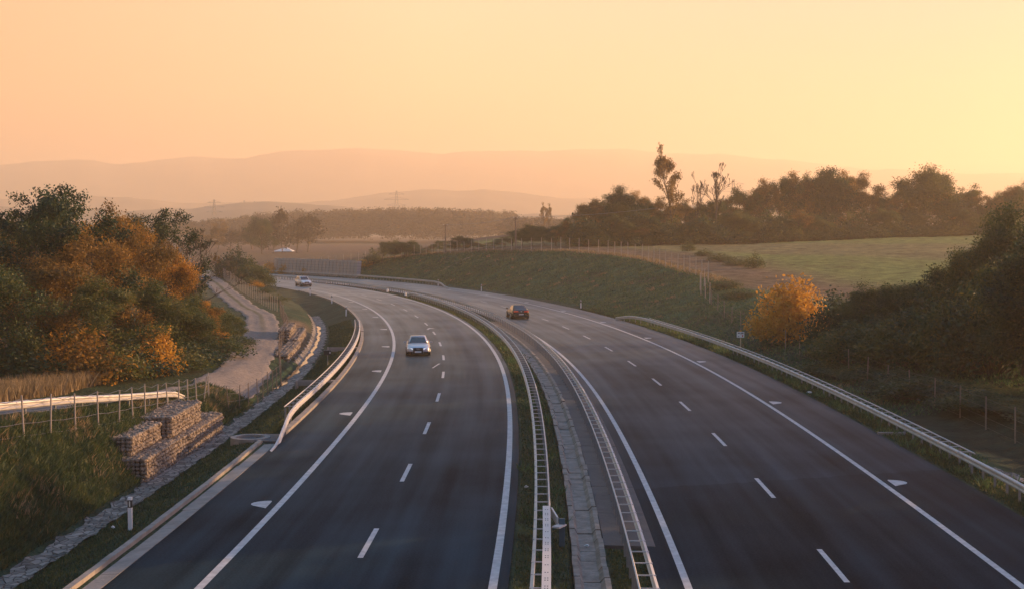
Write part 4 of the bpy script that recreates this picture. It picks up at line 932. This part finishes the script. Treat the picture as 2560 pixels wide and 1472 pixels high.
#__PART3__
PR['yellow'] = [proto('yellow', 25, L_YELLOW, per=22, size=.13, limbs=11, clear=.08, spread=.4)]
G1 = 'autumn trees on the left bank'
for kind, px, d, top, w, lb in (
 ('green', 62, 92, 500, 7.5, 'dark green tree at the left edge of the skyline, left of its taller twin'),
 ('green', 150, 90, 464, 10, 'tallest dark green tree with open crown against the sky on the left'),
 ('thin', 30, 108, 505, 6, 'nearly leafless tree behind the dark green trees at the left edge'),
 ('rust', -10, 95, 560, 8, 'rusty brown tree cut by the left edge of the picture'),
 ('rust', -90, 92, 540, 8, 'rusty tree just outside the left edge'),
 ('rust', 120, 84, 640, 7, 'russet leaved tree under the two dark green trees'),
 ('rust', 225, 88, 560, 7, 'russet tree right of the tallest dark green tree'),
 ('thin', 238, 104, 508, 5, 'thin tree with few leaves sticking up above the russet tree'),
 ('rust', 285, 95, 538, 7, 'rusty brown tree in the middle of the left clump'),
 ('orange', 330, 99, 545, 8, 'broad orange tree left of the green topped tree'),
 ('green', 385, 110, 524, 8.5, 'green topped tree behind the glowing orange tree'),
 ('orange', 405, 104, 590, 7, 'brightest glowing orange tree at the right side of the left clump'),
 ('orange', 432, 108, 630, 4.5, 'lower orange tree at the right end of the left clump'),
 ('thin', 195, 114, 525, 6, 'pale half bare tree behind the russet tree of the left clump'),
 ('olive', 25, 80, 660, 7, 'olive brown lower tree at the left edge of the clump'),
 ('olive', 275, 83, 690, 6, 'olive lower tree in the shade at the middle of the clump'),
 ('rust', 180, 86, 630, 7, 'brown tree below the tallest dark green tree'),
 ('olive', 355, 89, 700, 6, 'olive tree below the broad orange tree'),
 ('dense', 450, 96, 745, 5, 'dark dense tree in front of the lower orange tree'),
 ('olive', 490, 101, 735, 4.5, 'olive tree beside the gravel track bend'),
 ('orange', 520, 100, 752, 3.5, 'slim orange tree beside the gravel track bend'),
 ('olive', 556, 104, 775, 3.2, 'olive bushy tree leaning out over the gravel track'),
 ('rust', 100, 100, 560, 7, 'russet tree behind the two dark green trees'),
 ('rust', 350, 112, 548, 8, 'rusty tree behind the broad orange tree')):
    ptree(kind, px, d, top, w, lb, group=G1)
r = ptree('bare', 474, 106, 556, 8.5, 'gnarled bare tree leaning out at the right end of the left clump', group=G1, var=0); r.rotation_euler = (0, R(14), 1.0)
SH = [('sorange', 215, 79, 812, 4.6, 'bright orange bush in front of the left clump, above the dry grass'), ('sorange', 150, 81, 830, 3.6, 'orange bush left of the bright orange bush'), ('sgreen', 285, 80, 850, 3.6, 'green bush right of the bright orange bush'),
 ('sgreen', 60, 78, 850, 4.5, 'dark bush behind the dry grass at the left edge'), ('sgreen', -20, 78, 820, 5, 'dark bush at the very left edge'), ('sgreen', 350, 84, 850, 4.5, 'dark bush behind the fence, left of the pale track bend'), ('sorange', 385, 85, 815, 3.2, 'brownish orange bush among the dark bushes'),
 ('sgreen', 430, 88, 850, 4.5, 'dark green bush under the dark dense tree'), ('sgreen', 490, 92, 850, 4, 'dark bush close to the inside of the track bend'), ('sgreen', 545, 98, 830, 4, 'rounded dark bush at the inside of the track bend'), ('sgreen', 585, 108, 830, 3.4, 'last dark bush where the track narrows'),
 ('sgreen', 120, 86, 800, 5, 'tall dark bush beneath the russet leaved tree'), ('sgreen', 250, 88, 790, 5, 'tall dark bush in the middle of the left clump'), ('sgreen', 330, 92, 790, 5, 'tall dark bush behind the brownish bush'), ('sgreen', 400, 98, 790, 5, 'tall dark bush beneath the glowing orange tree'), ('sgreen', 20, 88, 780, 6, 'tall dark bush under the olive tree at the left edge'), ('sgreen', 480, 105, 800, 5, 'dark bush behind the slim orange tree')]
for kind, px, d, top, w, lb in SH: ptree(kind, px, d, top, w, lb, cat='bush', group='bushes under the left trees')
# mound bushes
GM = 'bushes on the mound beside the gravel track'
for kind, px, d, top, w, lb in (('dome', 590, 228, 620, 7.5, 'tallest dark bush on the mound between track and motorway'), ('dome', 625, 222, 645, 6.5, 'middle dark bush on the mound between track and motorway'), ('dome', 648, 216, 668, 5, 'lowest dark bush on the mound, touching the motorway edge'), ('sorange', 640, 206, 700, 2.4, 'small reddish bush at the foot of the mound bushes'),
    ('sparse', 546, 228, 632, 1.8, 'slim upright young tree beside the mound bushes'), ('sgreen', 660, 196, 716, 3.4, 'low dark green shrub below the mound bushes'), ('sgreen', 690, 178, 736, 3.6, 'low dark shrub beside the ditch head'), ('sgreen', 625, 208, 692, 4, 'dark undergrowth bush at the front of the mound')):
    ptree(kind, px, d, top, w, lb, cat='bush', group=GM)
for i, (px, d, top) in enumerate(((672, 308, 655), (690, 312, 662), (712, 306, 660), (775, 300, 648), (820, 300, 655), (890, 292, 652), (915, 290, 648))):
    ptree('sorange', px, d, top, 3.4, f'yellow roadside shrub near the grey block wall, {ordn(i)} from the left', cat='bush', group='yellow shrubs round the block wall', var=1)
# shrubs and trees behind the slope fence
GF = 'shrubs and small trees behind the slope fence'
row = [(932, 290, 618, 4, 'sgreen'), (955, 288, 604, 5, 'olive'), (985, 285, 600, 5, 'olive'), (1012, 283, 606, 5, 'dense'), (1035, 282, 601, 5, 'olive'), (1060, 280, 622, 4, 'sgreen'), (1085, 276, 612, 4, 'rust'), (1110, 274, 602, 5, 'olive'), (1135, 272, 612, 4, 'rust'), (1160, 270, 590, 5, 'dense'), (1185, 268, 606, 5, 'rust'),
 (1210, 266, 612, 4, 'olive'), (1235, 264, 606, 5, 'rust'), (1262, 262, 596, 5, 'olive'), (1282, 262, 572, 4, 'thin'), (1305, 260, 578, 5, 'olive'), (1330, 258, 562, 6, 'dense'), (1360, 256, 570, 6, 'olive'), (1390, 254, 563, 6, 'dense'), (1415, 252, 552, 5, 'rust'), (1440, 252, 560, 6, 'olive')]
for i, (px, d, top, w, k) in enumerate(row): ptree(k, px, d, top, w, f'{"dark bushy" if k in ("dense", "sgreen") else "brownish olive"} small tree behind the slope fence, {ordn(i)} from the left', group=GF)
GR = 'ridge trees behind the fence and field'
sky = [(1455, 262, 515, 7, 'thin'), (1478, 258, 498, 8, 'rust'), (1505, 264, 488, 7, 'thin'), (1530, 258, 505, 7, 'olive'), (1556, 262, 468, 7, 'dense'), (1590, 268, 478, 7, 'rust'), (1620, 266, 500, 8, 'olive'), (1648, 268, 492, 7, 'rust'), (1700, 272, 510, 9, 'rust'), (1730, 276, 505, 8, 'thin'), (1765, 274, 500, 8, 'olive'), (1810, 280, 500, 9, 'rust'), (1850, 282, 468, 8, 'olive'), (1880, 286, 462, 7, 'thin'),
 (1915, 284, 448, 9, 'rust'), (1950, 288, 442, 9, 'olive'), (1990, 290, 430, 10, 'rust'), (2030, 292, 428, 9, 'dense'), (2068, 292, 424, 10, 'dense'), (2105, 296, 428, 9, 'rust'), (2150, 298, 432, 9, 'rust'), (2185, 300, 478, 7, 'olive'), (2215, 302, 482, 7, 'thin'), (2262, 302, 458, 8, 'olive'), (2308, 300, 419, 14, 'dense'), (2360, 304, 470, 9, 'orange'), (2400, 306, 462, 9, 'thin'), (2440, 304, 478, 9, 'rust'), (2480, 306, 492, 9, 'olive'), (2520, 300, 468, 9, 'rust'), (2560, 300, 455, 9, 'olive')]
for i, (px, d, top, w, k) in enumerate(sky): ptree(k, px, d, top, w, f'{dict(thin="half bare", rust="rusty brown", olive="olive brown", dense="full dark", orange="orange")[k]} skyline tree of the right ridge, {ordn(i)} from the left', group=GR)
ptree('sparse', 1683, 262, 364, 6.5, 'tallest slender tree on the right ridge with sparse leaves', group=GR)
ptree('bare', 1786, 270, 406, 7.0, 'bare fan shaped tree on the ridge right of the slender tree', group=GR, var=1)
ptree('bare', 1738, 270, 428, 5.0, 'smaller bare tree between the slender tree and the fan shaped one', group=GR, var=2)
rg = random.Random(9); i = 0
for px in range(1445, 2570, 38):
    top = float(np.interp(px, [a[0] for a in sky], [a[2] for a in sky])) + rg.uniform(4, 26)
    if 1650 < px < 1830: top = rg.uniform(498, 520)
    k = rg.choice(('thin', 'rust', 'olive', 'thin', 'dense')); ptree(k, px + rg.uniform(-8, 8), 279 + (px - 1450) * .03 + rg.uniform(-6, 6), top, rg.uniform(6, 8), f'{dict(thin="half bare", rust="rusty brown", olive="olive brown", dense="full dark")[k]} tree rising from within the right ridge wood, {ordn(i)} from the left', group='inner trees of the ridge wood'); i += 1
i = 0
for px in range(1450, 2600, 26):
    d = 248 + (px - 1450) * .047 + random.uniform(-3, 3); top = 548 + random.uniform(-16, 16) - (12 if px > 1800 else 0); k = random.choice(('olive', 'rust', 'dense', 'olive', 'sgreen'))
    ptree(k, px + random.uniform(-6, 6), d, top, random.uniform(5, 8), f'low {"brown" if k == "rust" else "dark olive"} tree in the front row of the right ridge, {ordn(i)} from the left', group='front row of the ridge trees'); i += 1
for i, px in enumerate(range(1462, 2580, 30)):
    ptree('dome' if i % 3 else 'sgreen', px + random.uniform(-8, 8), 246 + (px - 1450) * .045, 566 - (px - 1450) * .004 + random.uniform(-5, 5), random.uniform(5, 7), f'low dark bush closing the foot of the right ridge wood, {ordn(i)} from the left', cat='bush', group='bushes at the foot of the ridge wood')
# yellow tree and near right thicket
ptree('syellow', 1980, 125, 692, 7.2, 'glowing yellow orange tree standing alone left of the dark thicket', group=None, name='tree')
GT = 'dark thicket on the right'
thk = [(2095, 113, 730, 5.5, 'dome'), (2150, 111, 706, 5, 'olive'), (2205, 112, 716, 6.5, 'dome'), (2275, 110, 702, 6.5, 'dense'), (2345, 109, 680, 6.5, 'dome'), (2400, 108, 628, 5.5, 'dense'), (2455, 107, 590, 6, 'dense'), (2512, 104, 545, 6, 'dense'), (2575, 100, 515, 6.5, 'dense'),
 (2125, 106, 800, 6, 'dome'), (2195, 103, 790, 6, 'dome'), (2265, 100, 770, 6.5, 'dome'), (2335, 98, 735, 7, 'dome'), (2405, 95, 705, 6.5, 'dome'), (2480, 92, 690, 7, 'dome'), (2560, 89, 640, 7, 'dense'), (2640, 86, 590, 7, 'dense')]
for i, (px, d, top, w, k) in enumerate(thk): ptree(k, px, d, top, w, f'{"tall dark" if k == "dense" else "rounded"} tree of the right thicket, {ordn(i % 9)} from the left in its {"back" if i < 9 else "front"} row', group=GT, name='tree', var=(i % 2))
for i in range(14):
    px = 2060 + i * 40; d = 103 - i * 1.6 + random.uniform(-2, 2); ptree('sgreen', px, d, 900 + i * 6, 4.5, f'dark undergrowth bush at the foot of the right thicket, {ordn(i)} from the left', cat='bush', group='undergrowth of the right thicket')
for i, (x, y, h) in enumerate(((37, 66, 12), (39, 73, 12.5), (35, 70, 11.6), (42, 77, 12), (42, 69, 12.5), (36, 79, 9.8), (41, 85, 11), (39, 59, 9.5), (40, 52, 7), (38, 45, 6.5))): plant('dense', x, y, h, 8, 'unseen dark tree added outside the right edge to shade the near road', group=GT)  # unseen trees, added to block the low sun over road and left bank
for i in range(12):
    px = 2250 + i * 36; d = 90 - i * 1.7 + random.uniform(-1.5, 1.5); ptree('sgreen' if i % 2 else 'dome', px, d, 925 + i * 9, 4.6, f'dark low bush just behind the hollow fence, {ordn(i)} from the left', cat='bush', group='front bushes of the hollow', var=0)
# scrub on the field edge
for i, (px, d, w, h) in enumerate(((1800, 205, 4, 1.3), (1840, 196, 4, 1.2), (1885, 190, 3, 2.2), (1760, 214, 3, 1.2), (1720, 228, 2.5, 1.8), (1815, 165, 4, 1.1), (1850, 158, 4, 1.0))):
    x, y, z = at(px, d); plant('sgreen', x, y, h, w, f'low brown scrub at the edge of the right field, {ordn(i)} in its row', cat='bush', group='scrub by the field edge', var=1)
# distant trees
GD = 'hazy distant trees'
for i, (px, d, top, w, k) in enumerate(((655, 520, 542, 13, 'dense'), (684, 530, 550, 10, 'far'), (706, 525, 520, 9, 'far'), (742, 540, 540, 12, 'far'), (770, 560, 534, 12, 'far'), (510, 600, 580, 10, 'thin'), (545, 560, 560, 9, 'thin'), (575, 600, 575, 12, 'far'), (600, 620, 572, 12, 'far'), (630, 640, 566, 12, 'far'), (562, 700, 548, 10, 'thin'))):
    ptree(k, px, d, top, w, f'hazy distant tree left of the long far wood, {ordn(i)} of its scattered row', group=GD)
for i, (px, d, top) in enumerate(((1361, 560, 507), (1371, 562, 510))): ptree('sparse', px, d, top, 4.5, ('left', 'right')[i] + ' one of two thin hazy poplars beyond the slope fence', group='pair of poplars')
def wood(name, label, n, px0, px1, d0, d1, topf, w, seed):
    g = np.random.default_rng(seed); parts = []; base = []
    for p in PR['far']:
        a = np.empty(len(p['c'].vertices) * 3, np.float32); p['c'].vertices.foreach_get('co', a); base.append((a.reshape(-1, 4, 3), p))
    for i in range(n):
        V, p = base[i % 2]; px = g.uniform(px0, px1); d = g.uniform(d0, d1); x = (px - 1280) / F * d; z = tz(x, d); top = topf(px) + g.uniform(0, 9)
        h = H_CAM + (572 - top) * d / F - z; sz = h / p['h']; sw = w * g.uniform(.8, 1.3) / p['w']; a = g.uniform(0, 6.28); ca_, sa_ = math.cos(a), math.sin(a)
        Q = np.stack([V[..., 0] * ca_ - V[..., 1] * sa_, V[..., 0] * sa_ + V[..., 1] * ca_, V[..., 2]], -1) * (sw, sw, sz) + (x, d, z)
        parts.append(Q[g.random(len(Q)) < .8])
    o = link(name, quads_mesh(name, np.concatenate(parts), L_FAR)); stuff(o, label, 'wood'); return o
wood('distant_wood', 'long brown hazy wood standing across the far fields', 150, 730, 1270, 900, 1050, lambda p: float(np.interp(p, [720, 800, 900, 1000, 1100, 1270], [536, 532, 520, 518, 520, 526])), 19, 3)
wood('distant_wood', 'fainter second treeline in the haze behind the long far wood', 90, 380, 900, 950, 1150, lambda p: float(np.interp(p, [380, 560, 700, 900], [550, 545, 525, 522])), 18, 4)
wood('distant_wood', 'faint hazy trees between the far wood and the right ridge', 40, 1270, 1480, 700, 850, lambda p: 543, 14, 5)

# ------------------------------------------------------------------ grass
def blades(name, label, S, T, h, m, seed, wid=.012, lean=.35):
    g = np.random.default_rng(seed); X_, Y_ = C(S, T); Z_ = terrain(X_, Y_); n = len(X_); P = np.stack([X_, Y_, Z_ - .02], -1); a = g.uniform(0, 6.283, n)
    hh = h * g.uniform(.5, 1.4, n); w = wid * (1 + S * .0 + np.hypot(X_, Y_) / 45); u = np.stack([np.cos(a) * w, np.sin(a) * w, 0 * w], -1)
    l = np.stack([g.normal(0, lean, n), g.normal(0, lean, n), np.ones(n)], -1) * hh[:, None]
    V = np.stack([P - u, P + u, P + l * .6 + u * .6 + 0, P + l * (1, 1, .95)], 1); o = link(name, quads_mesh(name, V, m)); stuff(o, label, 'grass'); return o
GRS = leaf_mat('grass_blades', [(.012, .034, .018), (.028, .062, .028), (.06, .10, .034), (.12, .13, .045)], .3, 1.2)
GRS2 = leaf_mat('slope_grass_blades', [(.022, .065, .034), (.045, .115, .05), (.09, .17, .055), (.16, .20, .06)], .3, .5)
DRY = leaf_mat('dry_grass', [(.12, .09, .05), (.26, .19, .10), (.40, .30, .17)], .35, 1.2)
g = np.random.default_rng(5)
def rs(n, a, b, k=1.7): return a + (b - a) * g.random(n) ** k
n = 85000; blades('grass', 'long windblown green grass on the left bank above the ditch', rs(n, 12, 62), np.where(g.random(n) < .5, g.uniform(-16.9, -15.35, n), g.uniform(-18.4, -16.5, n)), .24, GRS, 1, lean=.6)
n = 60000; S_g = g.uniform(60, 285, n); T_g = 20.2 + (np.interp(S_g, TC_S, np.minimum(TC_T, 37)) - 20.2) * g.random(n); blades('grass', 'rough tufted grass of the green cut slope', S_g, T_g, .22, GRS2, 12, wid=.016, lean=.6)
n = 34000; blades('grass', 'short verge grass between the left kerb and the stone ditch', rs(n, 10, 130), g.uniform(-14.0, -11.65, n), .10, GRS, 2)
n = 9000; blades('grass', 'grass strip under the sunlit left guard rail', rs(n, 44.5, 118), g.uniform(-11.7, -11.0, n), .12, GRS, 8)
n = 26000; blades('grass', 'short grass of the median on the left carriageway side', rs(n, 10, 180), g.uniform(.55, 2.15, n), .10, GRS, 3)
n = 8000; blades('grass', 'grass at the near end of the dark paved strip', rs(n, 10, 23), g.uniform(3.4, 5.0, n), .10, GRS, 9)
n = 36000; blades('grass', 'verge grass under the right guard rail', rs(n, 20, 150), g.uniform(18.45, 20.6, n), .14, GRS, 4)
n = 14000; blades('dry_grass', 'tall dry pale grass behind the side road rail at the left edge', g.uniform(34, 62, n), g.uniform(-27.5, -23.5, n) - 0, .75, DRY, 6, .014, .25)
n = 9000; blades('dry_grass', 'pale dry grass fringe along the fence on the slope crest', g.uniform(140, 285, n), np.interp(g.uniform(140, 285, n), TC_S, TC_T) * 0 + g.uniform(-.8, 1.6, n) + 30, .5, DRY, 7, .012, .3) if False else None
def clumps(k, per, a, b, c, d, name, label, h, m, sd):
    q = np.random.default_rng(sd); s0, t0 = q.uniform(a, b, k), q.uniform(c, d, k); S1 = np.repeat(s0, per) + q.normal(0, .35, k * per); T1 = np.repeat(t0, per) + q.normal(0, .22, k * per)
    blades(name, label, S1, T1, h, m, sd, .013, .5)
clumps(60, 60, 16, 60, -18.2, -15.6, 'dry_grass', 'pale dead grass tussocks scattered on the left bank', .34, DRY, 21)
clumps(50, 30, 60, 280, 20.5, 31, 'dry_grass', 'pale dead grass tussocks scattered over the green cut slope', .28, DRY, 22)
clumps(70, 40, 14, 120, .8, 2.1, 'weeds', 'tall green weeds in the median beside the drain', .26, GRS2, 23)
clumps(110, 50, 30, 150, 18.6, 20.8, 'weeds', 'tufts of green weeds under the right guard rail', .36, GRS2, 24)
S_f = g.uniform(145, 285, 6000); blades('dry_grass', 'pale dry grass fringe along the fence on the slope crest', S_f, np.interp(S_f, TC_S, TC_T) + g.uniform(-.6, 1.8, 6000), .3, DRY, 7, .012, .3)

# ------------------------------------------------------------------ haze
mb = MB(); mb.box((0, 3350, 172), (9600, 7300, 352)); hz = mb.build('haze', bpy.data.materials.new('haze_air')); hz['kind'] = 'stuff'
m = hz.data.materials[0]; m.use_nodes = True; t = m.node_tree; t.nodes.clear(); o_ = N(t, 'ShaderNodeOutputMaterial'); pv = N(t, 'ShaderNodeVolumePrincipled')
pv.inputs['Color'].default_value = (1.0, .86, .68, 1); pv.inputs['Density'].default_value = .0004; pv.inputs['Anisotropy'].default_value = .35
t.links.new(pv.outputs[0], o_.inputs['Volume'])
